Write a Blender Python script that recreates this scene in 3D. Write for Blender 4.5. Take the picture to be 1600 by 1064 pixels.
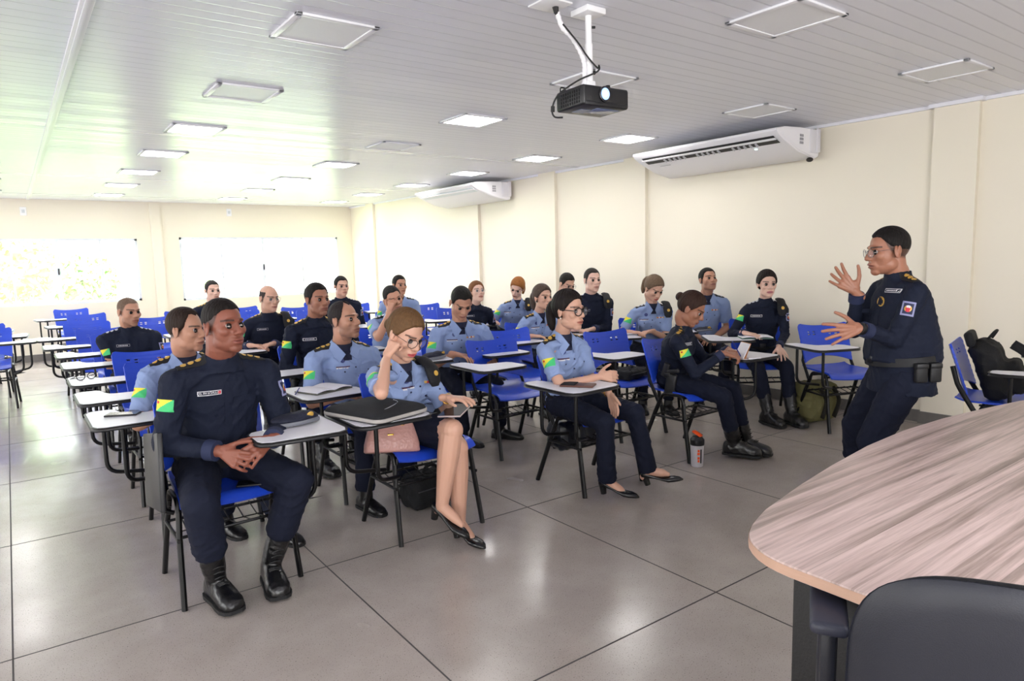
import bpy, bmesh, math, random
import numpy as np
from mathutils import Vector, Matrix
from mathutils.bvhtree import BVHTree
random.seed(4); rng = np.random.RandomState(5)
for o in list(bpy.data.objects): bpy.data.objects.remove(o)
SC = bpy.context.scene
COL = SC.collection
PI = math.pi
# ------------------------------------------------------------------ camera
R_right = Vector((0.80420334, -0.59383177, -0.02491626))
R_down = Vector((-0.09035848, -0.08071967, -0.9926327))
R_fwd = Vector((0.5874456, 0.80052993, -0.11857277))
cam = bpy.data.cameras.new('camera'); camo = bpy.data.objects.new('camera', cam); COL.objects.link(camo)
M = Matrix.Identity(4)
for i in range(3):
    M[i][0] = R_right[i]; M[i][1] = -R_down[i]; M[i][2] = -R_fwd[i]
M[0][3], M[1][3], M[2][3] = 0, 0, 1.42
camo.matrix_world = M
cam.sensor_width = 36; cam.lens = 1064.7 / 1600 * 36; cam.clip_start = 0.05; cam.clip_end = 200
SC.camera = camo
# ------------------------------------------------------------------ view, world and large lights
SC.view_settings.view_transform = 'Standard'; SC.view_settings.look = 'None'
SC.view_settings.exposure = 0.70; SC.view_settings.gamma = 1; SC.view_settings.use_curve_mapping = False
W = bpy.data.worlds.new('sky'); SC.world = W; W.use_nodes = True
wn = W.node_tree.nodes; bg = wn['Background']
bg.inputs['Color'].default_value = (0.93, 0.98, 1.0, 1); bg.inputs['Strength'].default_value = 12.5
def area(name, loc, size, rot, power, color=(1, 1, 1), portal=False):
    l = bpy.data.lights.new(name, 'AREA'); l.shape = 'RECTANGLE'; l.size, l.size_y = size
    l.energy = power; l.color = color
    if portal: l.cycles.is_portal = True
    o = bpy.data.objects.new(name, l); COL.objects.link(o); o.location = loc; o.rotation_euler = rot
    return o
YB = 13.05; ZC = 2.53; XL = -4.6; YF = -3.2
area('portal_back_window', (0.65, YB + 0.1, 1.4), (2.4, 1.1), (-PI / 2, 0, 0), 1, portal=True)
area('portal_back_window', (3.9, YB + 0.1, 1.4), (2.9, 1.1), (-PI / 2, 0, 0), 1, portal=True)
# added fill lamps along the left wall, unseen; the wall has no openings
for yy in (-1.0, 2.8, 6.6, 10.4):
    area('window_daylight', (XL + 0.12, yy, 1.5), (2.6, 1.3), (0, -PI / 2, 0), 60, (0.96, 0.98, 1.0))
# added fill lamp before the solid front wall, unseen behind the camera
area('window_daylight', (0.5, YF + 0.12, 1.6), (4.5, 1.4), (PI / 2, 0, 0), 135, (0.96, 0.97, 1.0))
# ------------------------------------------------------------------ materials
def lin(h):
    h = h.lstrip('#'); c = [int(h[i:i + 2], 16) / 255 for i in (0, 2, 4)]
    return tuple((x / 12.92 if x <= 0.04045 else ((x + 0.055) / 1.055) ** 2.4) for x in c) + (1,)
MATS = {}
def mat(name, color='#808080', rough=0.5, metal=0.0, bump=None, var=None, emit=None, spec=None, alpha=None, sheen=0, coat=0, trans=0):
    """bump=(scale, strength[, (sx,sy,sz)]); var=(scale, amount) colour variation"""
    if name in MATS: return MATS[name]
    m = bpy.data.materials.new(name); m.use_nodes = True; MATS[name] = m
    nt = m.node_tree; n = nt.nodes; L = nt.links; b = n['Principled BSDF']
    c = lin(color) if isinstance(color, str) else color
    b.inputs['Base Color'].default_value = c; b.inputs['Roughness'].default_value = rough
    b.inputs['Metallic'].default_value = metal
    if spec is not None: b.inputs['Specular IOR Level'].default_value = spec
    if sheen: b.inputs['Sheen Weight'].default_value = sheen
    if coat: b.inputs['Coat Weight'].default_value = coat
    if trans: b.inputs['Transmission Weight'].default_value = trans
    if alpha is not None: b.inputs['Alpha'].default_value = alpha
    tc = n.new('ShaderNodeTexCoord')
    if bump:
        mp = n.new('ShaderNodeMapping'); L.new(tc.outputs['Object'], mp.inputs[0])
        if len(bump) > 2: mp.inputs['Scale'].default_value = bump[2]
        nz = n.new('ShaderNodeTexNoise'); nz.inputs['Scale'].default_value = bump[0]; nz.inputs['Detail'].default_value = 3
        L.new(mp.outputs[0], nz.inputs['Vector'])
        bp = n.new('ShaderNodeBump'); bp.inputs['Strength'].default_value = bump[1]; bp.inputs['Distance'].default_value = 0.01
        L.new(nz.outputs['Fac'], bp.inputs['Height']); L.new(bp.outputs[0], b.inputs['Normal'])
    if var:
        nz = n.new('ShaderNodeTexNoise'); nz.inputs['Scale'].default_value = var[0]; nz.inputs['Detail'].default_value = 4
        L.new(tc.outputs['Object'], nz.inputs['Vector'])
        mx = n.new('ShaderNodeMix'); mx.data_type = 'RGBA'
        mx.inputs[6].default_value = tuple(x * (1 - var[1]) for x in c[:3]) + (1,)
        mx.inputs[7].default_value = tuple(min(1, x * (1 + var[1])) for x in c[:3]) + (1,)
        L.new(nz.outputs['Fac'], mx.inputs[0]); L.new(mx.outputs[2], b.inputs['Base Color'])
    if emit:
        b.inputs['Emission Color'].default_value = emit[0]; b.inputs['Emission Strength'].default_value = emit[1]
    return m
def skin_mat(name, color):
    m = mat(name, color, 0.42, spec=0.4)
    nt = m.node_tree; n = nt.nodes; L = nt.links; b = n['Principled BSDF']
    at = n.new('ShaderNodeAttribute'); at.attribute_name = 'tint'
    mx = n.new('ShaderNodeMix'); mx.data_type = 'RGBA'; mx.inputs[6].default_value = lin(color)
    L.new(at.outputs['Color'], mx.inputs[7]); L.new(at.outputs['Alpha'], mx.inputs[0]); L.new(mx.outputs[2], b.inputs['Base Color'])
    b.inputs['Subsurface Weight'].default_value = 0.06; b.inputs['Subsurface Radius'].default_value = (0.01, 0.004, 0.002)
    tc = n.new('ShaderNodeTexCoord'); nz = n.new('ShaderNodeTexNoise'); nz.inputs['Scale'].default_value = 160
    L.new(tc.outputs['Object'], nz.inputs['Vector']); bp = n.new('ShaderNodeBump'); bp.inputs['Strength'].default_value = 0.12
    bp.inputs['Distance'].default_value = 0.003; L.new(nz.outputs['Fac'], bp.inputs['Height']); L.new(bp.outputs[0], b.inputs['Normal'])
    return m
# ------------------------------------------------------------------ mesh builder
def frame_from(d, ref=None):
    d = np.array(d, float); d /= np.linalg.norm(d) + 1e-12
    if ref is None: ref = np.array((0, 0, 1.0)) if abs(d[2]) < 0.9 else np.array((0, 1.0, 0))
    a = np.cross(d, ref); a /= np.linalg.norm(a) + 1e-12
    return a, np.cross(a, d) * -1 if False else np.cross(d, a)
class MB:
    def __init__(s): s.v = []; s.f = []; s.mi = []
    def add(s, vs, fs, m=0):
        k = len(s.v); s.v.extend([tuple(map(float, p)) for p in vs]); s.f.extend([tuple(i + k for i in f) for f in fs]); s.mi.extend([m] * len(fs)); return s
    def loft(s, rings, m=0, closed=True, caps=True):
        n = len(rings[0]); vs = [p for r in rings for p in r]; fs = []
        for i in range(len(rings) - 1):
            for j in range(n if closed else n - 1):
                a = i * n + j; b = i * n + (j + 1) % n; fs.append((a, b, b + n, a + n))
        if caps: fs.append(tuple(range(n))[::-1]); fs.append(tuple((len(rings) - 1) * n + j for j in range(n)))
        return s.add(vs, fs, m)
    def tube(s, pts, r, n=10, m=0, ref=None, caps=True):
        pts = [np.array(p, float) for p in pts]; k = len(pts)
        if not hasattr(r, '__len__'): r = [r] * k
        rings = []; a = None
        for i in range(k):
            d = pts[min(i + 1, k - 1)] - pts[max(i - 1, 0)]; d /= np.linalg.norm(d) + 1e-12
            if ref is not None: a = np.cross(d, np.array(ref, float))
            elif a is None: a, _ = frame_from(d)
            else: a = a - d * (a @ d)
            a /= np.linalg.norm(a) + 1e-12; b = np.cross(d, a)
            ra, rb = (r[i] if hasattr(r[i], '__len__') else (r[i], r[i]))
            rings.append([pts[i] + a * ra * math.cos(t) + b * rb * math.sin(t) for t in [2 * PI * j / n for j in range(n)]])
        return s.loft(rings, m, True, caps)
    def ell(s, c, r, rot=None, nu=20, nv=12, m=0):
        c = np.array(c, float); vs = []; fs = []
        R = np.eye(3) if rot is None else rot
        vs.append(c + R @ np.array((0, 0, r[2]))); 
        for i in range(1, nv):
            t = PI * i / nv
            for j in range(nu):
                p = 2 * PI * j / nu
                vs.append(c + R @ np.array((r[0] * math.sin(t) * math.cos(p), r[1] * math.sin(t) * math.sin(p), r[2] * math.cos(t))))
        vs.append(c + R @ np.array((0, 0, -r[2])))
        for j in range(nu): fs.append((0, 1 + j, 1 + (j + 1) % nu))
        for i in range(nv - 2):
            for j in range(nu):
                a = 1 + i * nu + j; b = 1 + i * nu + (j + 1) % nu; fs.append((a, a + nu, b + nu, b))
        e = len(vs) - 1; q = 1 + (nv - 2) * nu
        for j in range(nu): fs.append((e, q + (j + 1) % nu, q + j))
        return s.add(vs, fs, m)
    def cap(s, p0, p1, r0, r1=None, n=14, m=0):
        """tapered capsule"""
        r1 = r0 if r1 is None else r1; p0 = np.array(p0, float); p1 = np.array(p1, float)
        d = p1 - p0; L = np.linalg.norm(d) + 1e-9; d /= L; a, b = frame_from(d); rings = []
        for t in np.linspace(-PI / 2 * 0.93, 0, 5): rings.append((p0 + d * r0 * math.sin(t), r0 * math.cos(t)))
        for u in (0.33, 0.66): rings.append((p0 + d * L * u, r0 + (r1 - r0) * u))
        for t in np.linspace(0, PI / 2 * 0.93, 5): rings.append((p1 + d * r1 * math.sin(t), r1 * math.cos(t)))
        return s.loft([[c + (a * math.cos(q) + b * math.sin(q)) * r for q in [2 * PI * j / n for j in range(n)]] for c, r in rings], m)
    def box(s, c, size, rot=None, bev=0.0, seg=2, m=0):
        bm = bmesh.new(); bmesh.ops.create_cube(bm, size=1)
        for v in bm.verts: v.co = Vector((v.co.x * size[0], v.co.y * size[1], v.co.z * size[2]))
        if bev > 0: bmesh.ops.bevel(bm, geom=bm.edges[:], offset=bev, segments=seg, profile=0.5, affect='EDGES')
        R = np.eye(3) if rot is None else np.array(rot)
        bm.verts.index_update(); vs = [np.array(c, float) + R @ np.array(v.co) for v in bm.verts]; fs = [[v.index for v in f.verts] for f in bm.faces]; bm.free()
        return s.add(vs, fs, m)
    def prism(s, poly, z0, z1, bev=0.0, m=0):
        n = len(poly)
        if bev:
            P = np.array(poly, float); c = P.mean(0)
            def off(o): 
                q = []
                for i in range(n):
                    a, b, d = P[i - 1], P[i], P[(i + 1) % n]; e1 = b - a; e2 = d - b
                    n1 = np.array((e1[1], -e1[0])) / (np.linalg.norm(e1) + 1e-9); n2 = np.array((e2[1], -e2[0])) / (np.linalg.norm(e2) + 1e-9)
                    nn = n1 + n2; nn /= np.linalg.norm(nn) + 1e-9; q.append(b - nn * o)
                return q
            r = []
            for o, z in ((bev, z0), (0.3 * bev, z0 + 0.3 * bev), (0, z0 + bev), (0, z1 - bev), (0.3 * bev, z1 - 0.3 * bev), (bev, z1)):
                r.append([(p[0], p[1], z) for p in off(o)])
            return s.loft(r, m)
        return s.loft([[(p[0], p[1], z0) for p in poly], [(p[0], p[1], z1) for p in poly]], m)
    def grid(s, fn, nx, ny, thick, m=0, hole=None, mfn=None):
        """solid slab from surface fn(u,v)->point, hole(i,j)->bool"""
        P = np.array([[fn(i / nx, j / ny) for i in range(nx + 1)] for j in range(ny + 1)], float)
        du = np.gradient(P, axis=1); dv = np.gradient(P, axis=0); N = np.cross(du, dv); N /= np.linalg.norm(N, axis=2, keepdims=True) + 1e-12
        top = P + N * thick / 2; bot = P - N * thick / 2; vs = list(top.reshape(-1, 3)) + list(bot.reshape(-1, 3)); K = (nx + 1) * (ny + 1)
        idx = lambda i, j: j * (nx + 1) + i
        keep = lambda i, j: 0 <= i < nx and 0 <= j < ny and not (hole and hole(i, j))
        fs = []; ms = []
        for j in range(ny):
            for i in range(nx):
                if not keep(i, j): continue
                a, b, c, d = idx(i, j), idx(i + 1, j), idx(i + 1, j + 1), idx(i, j + 1); mm = mfn((i + .5) / nx, (j + .5) / ny) if mfn else m
                fs.append((a, b, c, d)); ms.append(mm); fs.append((a + K, d + K, c + K, b + K)); ms.append(mm)
                for (q, w, di, dj) in ((a, b, 0, -1), (b, c, 1, 0), (c, d, 0, 1), (d, a, -1, 0)):
                    if not keep(i + di, j + dj): fs.append((q, q + K, w + K, w)); ms.append(mm)
        k = len(s.v); s.v.extend([tuple(map(float, p)) for p in vs]); s.f.extend([tuple(x + k for x in f) for f in fs]); s.mi.extend(ms); return s
    def xf(s, M):
        M = np.array(M, float); V = np.array(s.v); s.v = [tuple(p) for p in (V @ M[:3, :3].T + M[:3, 3])]; return s
    def mesh(s, name='m'):
        me = bpy.data.meshes.new(name); me.from_pydata(s.v, [], s.f)
        me.polygons.foreach_set('material_index', s.mi); me.update(); return me
    def build(s, name, mats, parent=None, smooth=True, ang=40, fix=True):
        me = s.mesh(name)
        if fix:
            bm = bmesh.new(); bm.from_mesh(me); bmesh.ops.recalc_face_normals(bm, faces=bm.faces[:]); bm.to_mesh(me); bm.free()
        return link(name, me, mats, parent, smooth, ang)
def link(name, me, mats, parent=None, smooth=True, ang=40):
    if not isinstance(mats, (list, tuple)): mats = [mats]
    for q in mats: me.materials.append(q)
    if smooth:
        me.polygons.foreach_set('use_smooth', [True] * len(me.polygons))
        if ang < 180: me.set_sharp_from_angle(angle=math.radians(ang))
    o = bpy.data.objects.new(name, me); COL.objects.link(o)
    if parent is not None: o.parent = parent
    return o
def thing(name, label, cat, loc=(0, 0, 0), rz=0, group=None):
    o = bpy.data.objects.new(name, None); COL.objects.link(o); o.empty_display_size = 0.1
    o.location = loc; o.rotation_euler = (0, 0, rz); return tag(o, label, cat, group)
def tag(o, label, cat, group=None):
    o['label'] = label; o['category'] = cat
    if group: o['group'] = group
    return o
def struct(o): o['kind'] = 'structure'; return o
def dup(root, loc, rz, label, group=None):
    r = root.copy(); COL.objects.link(r); r.location = loc; r.rotation_euler = (0, 0, rz); tag(r, label, root['category'], group)
    def rec(src, dst):
        for ch in list(src.children):
            c = ch.copy(); COL.objects.link(c); c.parent = dst; rec(ch, c)
    rec(root, r); return r
def smoothpath(pts, k=6):
    pts = [np.array(p, float) for p in pts]; out = []
    for i in range(len(pts) - 1):
        p0 = pts[max(i - 1, 0)]; p1 = pts[i]; p2 = pts[i + 1]; p3 = pts[min(i + 2, len(pts) - 1)]
        for t in np.linspace(0, 1, k, endpoint=False):
            out.append(0.5 * ((2 * p1) + (-p0 + p2) * t + (2 * p0 - 5 * p1 + 4 * p2 - p3) * t * t + (-p0 + 3 * p1 - 3 * p2 + p3) * t ** 3))
    out.append(pts[-1]); return out
def bend(pts, r=0.04, k=5):
    """polyline with rounded corners"""
    pts = [np.array(p, float) for p in pts]; out = [pts[0]]
    for i in range(1, len(pts) - 1):
        a, b, c = pts[i - 1], pts[i], pts[i + 1]; d1 = (a - b); l1 = np.linalg.norm(d1); d2 = (c - b); l2 = np.linalg.norm(d2); rr = min(r, l1 * .45, l2 * .45)
        p = b + d1 / l1 * rr; q = b + d2 / l2 * rr
        for t in np.linspace(0, 1, k): out.append((1 - t) ** 2 * p + 2 * t * (1 - t) * b + t * t * q)
    out.append(pts[-1]); return out
def rz3(a): c, s = math.cos(a), math.sin(a); return np.array(((c, -s, 0), (s, c, 0), (0, 0, 1.0)))
def rx3(a): c, s = math.cos(a), math.sin(a); return np.array(((1.0, 0, 0), (0, c, -s), (0, s, c)))
def ry3(a): c, s = math.cos(a), math.sin(a); return np.array(((c, 0, s), (0, 1.0, 0), (-s, 0, c)))

# ------------------------------------------------------------------ setting
def Xw(y): return 5.98 - 0.030 * (y - 2)        # right wall
def m_wall():
    m = mat('wall_paint_cream', '#EAE2D0', 0.55, bump=(40, 0.05), var=(1.2, 0.02)); return m
def m_ceiling():
    m = mat('pvc_ceiling_panels', '#DCDDE6', 0.26, spec=0.5)
    nt = m.node_tree; n = nt.nodes; L = nt.links; b = n['Principled BSDF']
    tc = n.new('ShaderNodeTexCoord'); sp = n.new('ShaderNodeSeparateXYZ'); L.new(tc.outputs['Object'], sp.inputs[0])
    def mt(op, a, bb=None, c=None):
        q = n.new('ShaderNodeMath'); q.operation = op
        for i, x in enumerate((a, bb, c)):
            if x is None: continue
            if hasattr(x, 'type') or hasattr(x, 'is_linked'): L.new(x, q.inputs[i])
            else: q.inputs[i].default_value = x
        return q.outputs[0]
    y = mt('DIVIDE', sp.outputs['Y'], 0.1); fr = mt('FRACT', y); fl_ = mt('FLOOR', y)
    ed = mt('ABSOLUTE', mt('SUBTRACT', fr, 0.5))                # 0 centre .. .5 edge
    gro = mt('SMOOTH_MIN', mt('MULTIPLY', mt('SUBTRACT', 0.5, ed), 14.0), 1.0, 0.2)
    wn_ = n.new('ShaderNodeTexWhiteNoise'); wn_.noise_dimensions = '1D'; L.new(fl_, wn_.inputs['W'])
    cr = n.new('ShaderNodeMix'); cr.data_type = 'RGBA'; cr.inputs[6].default_value = lin('#BFC0CA'); cr.inputs[7].default_value = lin('#E2E3EC')
    L.new(gro, cr.inputs[0]); L.new(cr.outputs[2], b.inputs['Base Color'])
    rr = mt('MULTIPLY_ADD', wn_.outputs['Value'], 0.08, 0.27); L.new(rr, b.inputs['Roughness'])
    bp = n.new('ShaderNodeBump'); bp.inputs['Strength'].default_value = 0.35; bp.inputs['Distance'].default_value = 0.003
    L.new(gro, bp.inputs['Height']); L.new(bp.outputs[0], b.inputs['Normal'])
    return m
def m_floor():
    m = mat('polished_concrete', '#8F857F', 0.22, spec=0.55)
    nt = m.node_tree; n = nt.nodes; L = nt.links; b = n['Principled BSDF']
    tc = n.new('ShaderNodeTexCoord')
    def nz(s, d=5, r=0.6):
        q = n.new('ShaderNodeTexNoise'); q.inputs['Scale'].default_value = s; q.inputs['Detail'].default_value = d; q.inputs['Roughness'].default_value = r
        L.new(tc.outputs['Object'], q.inputs['Vector']); return q.outputs['Fac']
    def ramp(src, a, ca, bb, cb):
        q = n.new('ShaderNodeValToRGB'); q.color_ramp.elements[0].position = a; q.color_ramp.elements[0].color = ca
        q.color_ramp.elements[1].position = bb; q.color_ramp.elements[1].color = cb; L.new(src, q.inputs[0]); return q.outputs[0]
    def mix(f, a, bb, t='MIX'):
        q = n.new('ShaderNodeMix'); q.data_type = 'RGBA'; q.blend_type = t
        for i, x in ((0, f), (6, a), (7, bb)):
            if isinstance(x, (tuple, float)): q.inputs[i].default_value = x
            else: L.new(x, q.inputs[i])
        return q.outputs[2]
    big = ramp(nz(0.9), 0.3, lin('#A0968F'), 0.72, lin('#BEB6B0'))
    mid = ramp(nz(5), 0.3, lin('#A0958E'), 0.75, lin('#B6ADA6'))
    c = mix(0.5, big, mid)
    sp = ramp(nz(210, 2, .5), 0.30, (1, 1, 1, 1), 0.37, (0, 0, 0, 1)); c = mix(sp, c, lin('#5E5450'))
    sp2 = ramp(nz(150, 2, .5), 0.66, (0, 0, 0, 1), 0.72, (1, 1, 1, 1)); c = mix(sp2, c, lin('#B3ABA5'))
    L.new(c, b.inputs['Base Color'])
    r = ramp(nz(1.3, 3, .5), 0.25, (0.16, .16, .16, 1), 0.8, (0.30, .30, .30, 1)); L.new(r, b.inputs['Roughness'])
    bp = n.new('ShaderNodeBump'); bp.inputs['Strength'].default_value = 0.06; bp.inputs['Distance'].default_value = 0.01
    L.new(nz(3.0), bp.inputs['Height']); L.new(bp.outputs[0], b.inputs['Normal'])
    return m
MW = m_wall(); MBASE = mat('baseboard_granite', '#6E6A66', 0.35, var=(30, 0.15)); MJ = mat('floor_joint', '#4A4646', 0.7)
MWHITE = mat('white_plastic', '#EDEDEF', 0.35); MTRIM = mat('white_trim', '#E6E6EC', 0.35)
b = MB(); b.box(((XL + 6.5) / 2, (YF + YB) / 2, -0.05), (6.5 - XL, YB - YF + 0.6, 0.1)); struct(b.build('floor', m_floor(), smooth=False))
b = MB(); b.box(((XL + 6.5) / 2, (YF + YB) / 2, ZC + 0.05), (6.5 - XL, YB - YF + 0.6, 0.1)); struct(b.build('ceiling', m_ceiling(), smooth=False))
# joints between the concrete slabs
for i in range(9):
    x = -3.71 + 1.2 * i
    b = MB(); b.box((x, (YF + YB) / 2, 0.0004), (0.006, YB - YF, 0.0008)); struct(b.build('trim_%d' % (10 + i), MJ, smooth=False))
for i in range(12):
    y = -2.2 + 1.303 * i
    b = MB(); b.box(((XL + 6.0) / 2, y, 0.0004), (5.9 - XL, 0.006, 0.0008)); struct(b.build('trim_%d' % (30 + i), MJ, smooth=False))
# right wall with shallow pilasters
def quadwall(b, p, q, z0, z1, t=0.12, side=1):
    p = np.array(p, float); q = np.array(q, float); d = (q - p); d /= np.linalg.norm(d); nn = np.array((d[1], -d[0])) * side * t
    b.prism([tuple(p), tuple(q), tuple(q + nn), tuple(p + nn)], z0, z1)
b = MB(); quadwall(b, (Xw(YF), YF), (Xw(YB + .2), YB + .2), 0, ZC)
for y0, y1 in ((2.13, 2.44), (5.36, 5.68), (6.88, 7.2), (8.6, 8.9), (12.0, 12.3), (-0.9, -0.6)):
    b.prism([(Xw(y0) - 0.045, y0), (Xw(y1) - 0.045, y1), (Xw(y1) + .02, y1), (Xw(y0) + .02, y0)], 0, ZC)
struct(b.build('wall_right', MW, smooth=False))
b = MB(); quadwall(b, (Xw(YF) - 0.012, YF), (Xw(YB) - 0.012, YB), 0, 0.10, 0.02)
for y0, y1 in ((2.13, 2.44), (5.36, 5.68), (6.88, 7.2)):
    b.prism([(Xw(y0) - 0.057, y0 - .012), (Xw(y1) - 0.057, y1 + .012), (Xw(y1), y1 + .012), (Xw(y0), y0 - .012)], 0, 0.10)
struct(b.build('baseboard_right', MBASE, smooth=False))
b = MB(); quadwall(b, (Xw(YF) - 0.028, YF), (Xw(YB) - 0.028, YB), ZC - 0.025, ZC, 0.03)
b.prism([(Xw(2.13) - 0.075, 2.1), (Xw(2.44) - 0.075, 2.47), (Xw(2.44), 2.47), (Xw(2.13), 2.1)], ZC - 0.028, ZC)
struct(b.build('trim_1', MTRIM, smooth=False))
# back wall with two window openings
WN = [(-0.52, 1.81, 0.88, 1.92, (0.08, 0.67, 1.27)), (2.46, 5.34, 0.84, 1.94, (3.15, 3.88, 4.62))]
b = MB()
def bb(x0, x1, z0, z1, y0=YB, y1=YB + 0.15): b.box(((x0 + x1) / 2, (y0 + y1) / 2, (z0 + z1) / 2), (x1 - x0, y1 - y0, z1 - z0))
bb(XL, 6.2, 0, 0.84); bb(XL, 6.2, 1.94, ZC); bb(XL, WN[0][0], 0.84, 1.94); bb(WN[0][1], WN[1][0], 0.84, 1.94); bb(WN[1][1], 6.2, 0.84, 1.94)
bb(WN[0][0], WN[0][1], 0.84, 0.88); bb(WN[0][0], WN[0][1], 1.92, 1.94)
bb(2.03, 2.19, 0, ZC, YB - 0.04, YB)
struct(b.build('wall_back', MW, smooth=False))
b = MB(); bb(XL, 5.7, 0, 0.11, YB - 0.015, YB); struct(b.build('baseboard_back', MBASE, smooth=False))
MALU = mat('white_aluminium', '#DDE3EA', 0.4); MGLASS = mat('window_glass', '#FFFFFF', 0.02, alpha=0.08)
for k, (x0, x1, z0, z1, mul) in enumerate(WN):
    b = MB(); f = 0.035
    for xx in (x0 + f / 2, x1 - f / 2): b.box((xx, YB + .04, (z0 + z1) / 2), (f, .06, z1 - z0))
    for zz in (z0 + f / 2, z1 - f / 2): b.box(((x0 + x1) / 2, YB + .04, zz), (x1 - x0, .06, f))
    for i, xx in enumerate(mul): b.box((xx, YB + .04, (z0 + z1) / 2), (0.055 if i == 1 else 0.03, .05, z1 - z0))
    fr = struct(b.build('window_%d' % (k + 1), MALU, smooth=False))
    b = MB(); b.box(((x0 + x1) / 2, YB + .045, (z0 + z1) / 2), (x1 - x0 - .02, .005, z1 - z0 - .02)); b.build('pane', MGLASS, fr, smooth=False)
    b = MB(); b.box((mul[1], YB + .005, (z0 + z1) / 2), (.02, .02, .1), bev=.004); b.build('latch', mat('dark_metal', '#333338', .4, .6), fr)
# left and front walls (outside the view)
b = MB(); b.box((XL - 0.07, (YF + YB) / 2, ZC / 2), (0.14, YB - YF + .4, ZC)); struct(b.build('wall_left', MW, smooth=False))
b = MB(); b.box(((XL + 6.3) / 2, YF - 0.07, ZC / 2), (6.3 - XL + .2, 0.14, ZC)); struct(b.build('wall_front', MW, smooth=False))
# ceiling joint cover strip
b = MB(); b.box((0.37, (YF + YB) / 2, ZC - 0.006), (0.055, YB - YF, 0.012), bev=.004); b.box((0.37, (YF + YB) / 2, ZC - 0.012), (0.02, YB - YF, 0.006), bev=.002)
struct(b.build('trim_2', MTRIM))
# ------------------------------------------------------------------ trees outside
def tree(x, y, h, r, label, col, seed):
    t = thing('tree', label, 'tree', (x, y, -0.4))
    rr = np.random.RandomState(seed); b = MB(); b.tube([(0, 0, 0), (.05, 0, h * .5), (0, .05, h * .8)], [.14, .1, .05], 8); b.build('trunk', mat('bark', '#7A6A55', .8), t)
    b = MB()
    for i in range(1300):
        d = rr.normal(size=3); d /= np.linalg.norm(d); p = d * r * rr.uniform(.45, 1.0) ** .5 * np.array((1, 1, .9)) + np.array((0, 0, h * .75))
        a = rr.normal(size=3); a /= np.linalg.norm(a); c = np.cross(a, d); c /= np.linalg.norm(c) + 1e-6; s = rr.uniform(.08, .16)
        b.add([p - a * s, p + c * s * .4, p + a * s, p - c * s * .4], [(0, 1, 2, 3)])
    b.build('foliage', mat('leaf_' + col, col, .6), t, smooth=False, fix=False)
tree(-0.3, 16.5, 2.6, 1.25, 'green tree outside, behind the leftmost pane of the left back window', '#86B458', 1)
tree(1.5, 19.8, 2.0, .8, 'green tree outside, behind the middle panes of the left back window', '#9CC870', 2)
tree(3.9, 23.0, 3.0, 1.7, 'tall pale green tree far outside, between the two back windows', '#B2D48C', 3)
b = MB(); b.box((2, 24, -0.5), (60, 22, .1)); tag(b.build('lawn', mat('grass_ground', '#9DB07A', .9)), 'pale ground outside the back windows', 'ground'); bpy.data.objects['lawn']['kind'] = 'structure'
# ------------------------------------------------------------------ ceiling lamps
MLON = mat('lamp_diffuser_lit', '#FFFFFF', .5, emit=((1, .98, .96, 1), 16)); MLOFF = mat('lamp_diffuser_unlit', '#ECEDF0', .4)
MLF = mat('lamp_frame', '#ECECF0', .35)
def lamp(x, y, on, label):
    t = thing('ceiling_lamp', label, 'ceiling lamp', (x, y, ZC), 0, 'square ceiling lamps')
    s = .40 ; b = MB()
    for sx, sy, w, d in ((-1, 0, .03, s), (1, 0, .03, s), (0, -1, s, .03), (0, 1, s, .03)):
        b.box((sx * (s / 2 - .015), sy * (s / 2 - .015), -.006), (w, d, .012), bev=.003)
    b.build('frame', MLF, t)
    b = MB(); b.box((0, 0, -.004), (s - .05, s - .05, .006)); b.build('diffuser', MLON if on else MLOFF, t, smooth=False)
YS = (1.95, 3.28, 4.68, 6.08, 7.5, 9.02, 10.5, 11.95)
ordw = ('nearest the camera', 'second', 'third', 'fourth', 'fifth', 'sixth', 'seventh', 'eighth and farthest')
for cx, cn, ons in ((-0.15, 'left', 0), (1.33, 'centre left', 1), (3.1, 'centre right', 2), (4.87, 'right', 3)):
    for i, y in enumerate(YS):
        if cx == -0.15: on = i >= 5; 
        elif cx == 1.33: on = i >= 3
        elif cx == 3.1: on = i == 2 or i >= 4
        else: on = i >= 2
        if cx == -0.15 and i < 5: continue
        if (cx == 1.33 and i == 0): continue
        lamp(cx, y, on, '%s square ceiling lamp, %s in the %s row' % ('lit' if on else 'unlit', ordw[i], cn))
# lit lamps added as unseen fill over the front part, behind the camera
for cx in (-2.2, 0.4, 3.0):
    lamp(cx, -1.2, True, 'lit square ceiling lamp over the front of the room at x %+.0f' % cx if False else 'lit square ceiling lamp behind the camera')
# ------------------------------------------------------------------ wall boxes
def plate(x, y, z, label, name='wall_outlet', cat='outlet'):
    t = thing(name, label, cat, (x, y, z)); b = MB(); b.box((0, -.006, 0), (.085, .012, .13), bev=.004); b.build('cover_plate', MWHITE, t)
    b = MB(); b.box((0, -.014, .0), (.04, .006, .05), bev=.002); b.build('socket', mat('pale_grey_plastic', '#C9CDD2', .4), t)
plate(.13, YB, .40, 'white wall outlet low on the back wall under the left window')
plate(.29, YB, 2.34, 'small white socket box high on the back wall over the left window')
plate(3.32, YB, 2.38, 'small white socket box high on the back wall over the right window')
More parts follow.
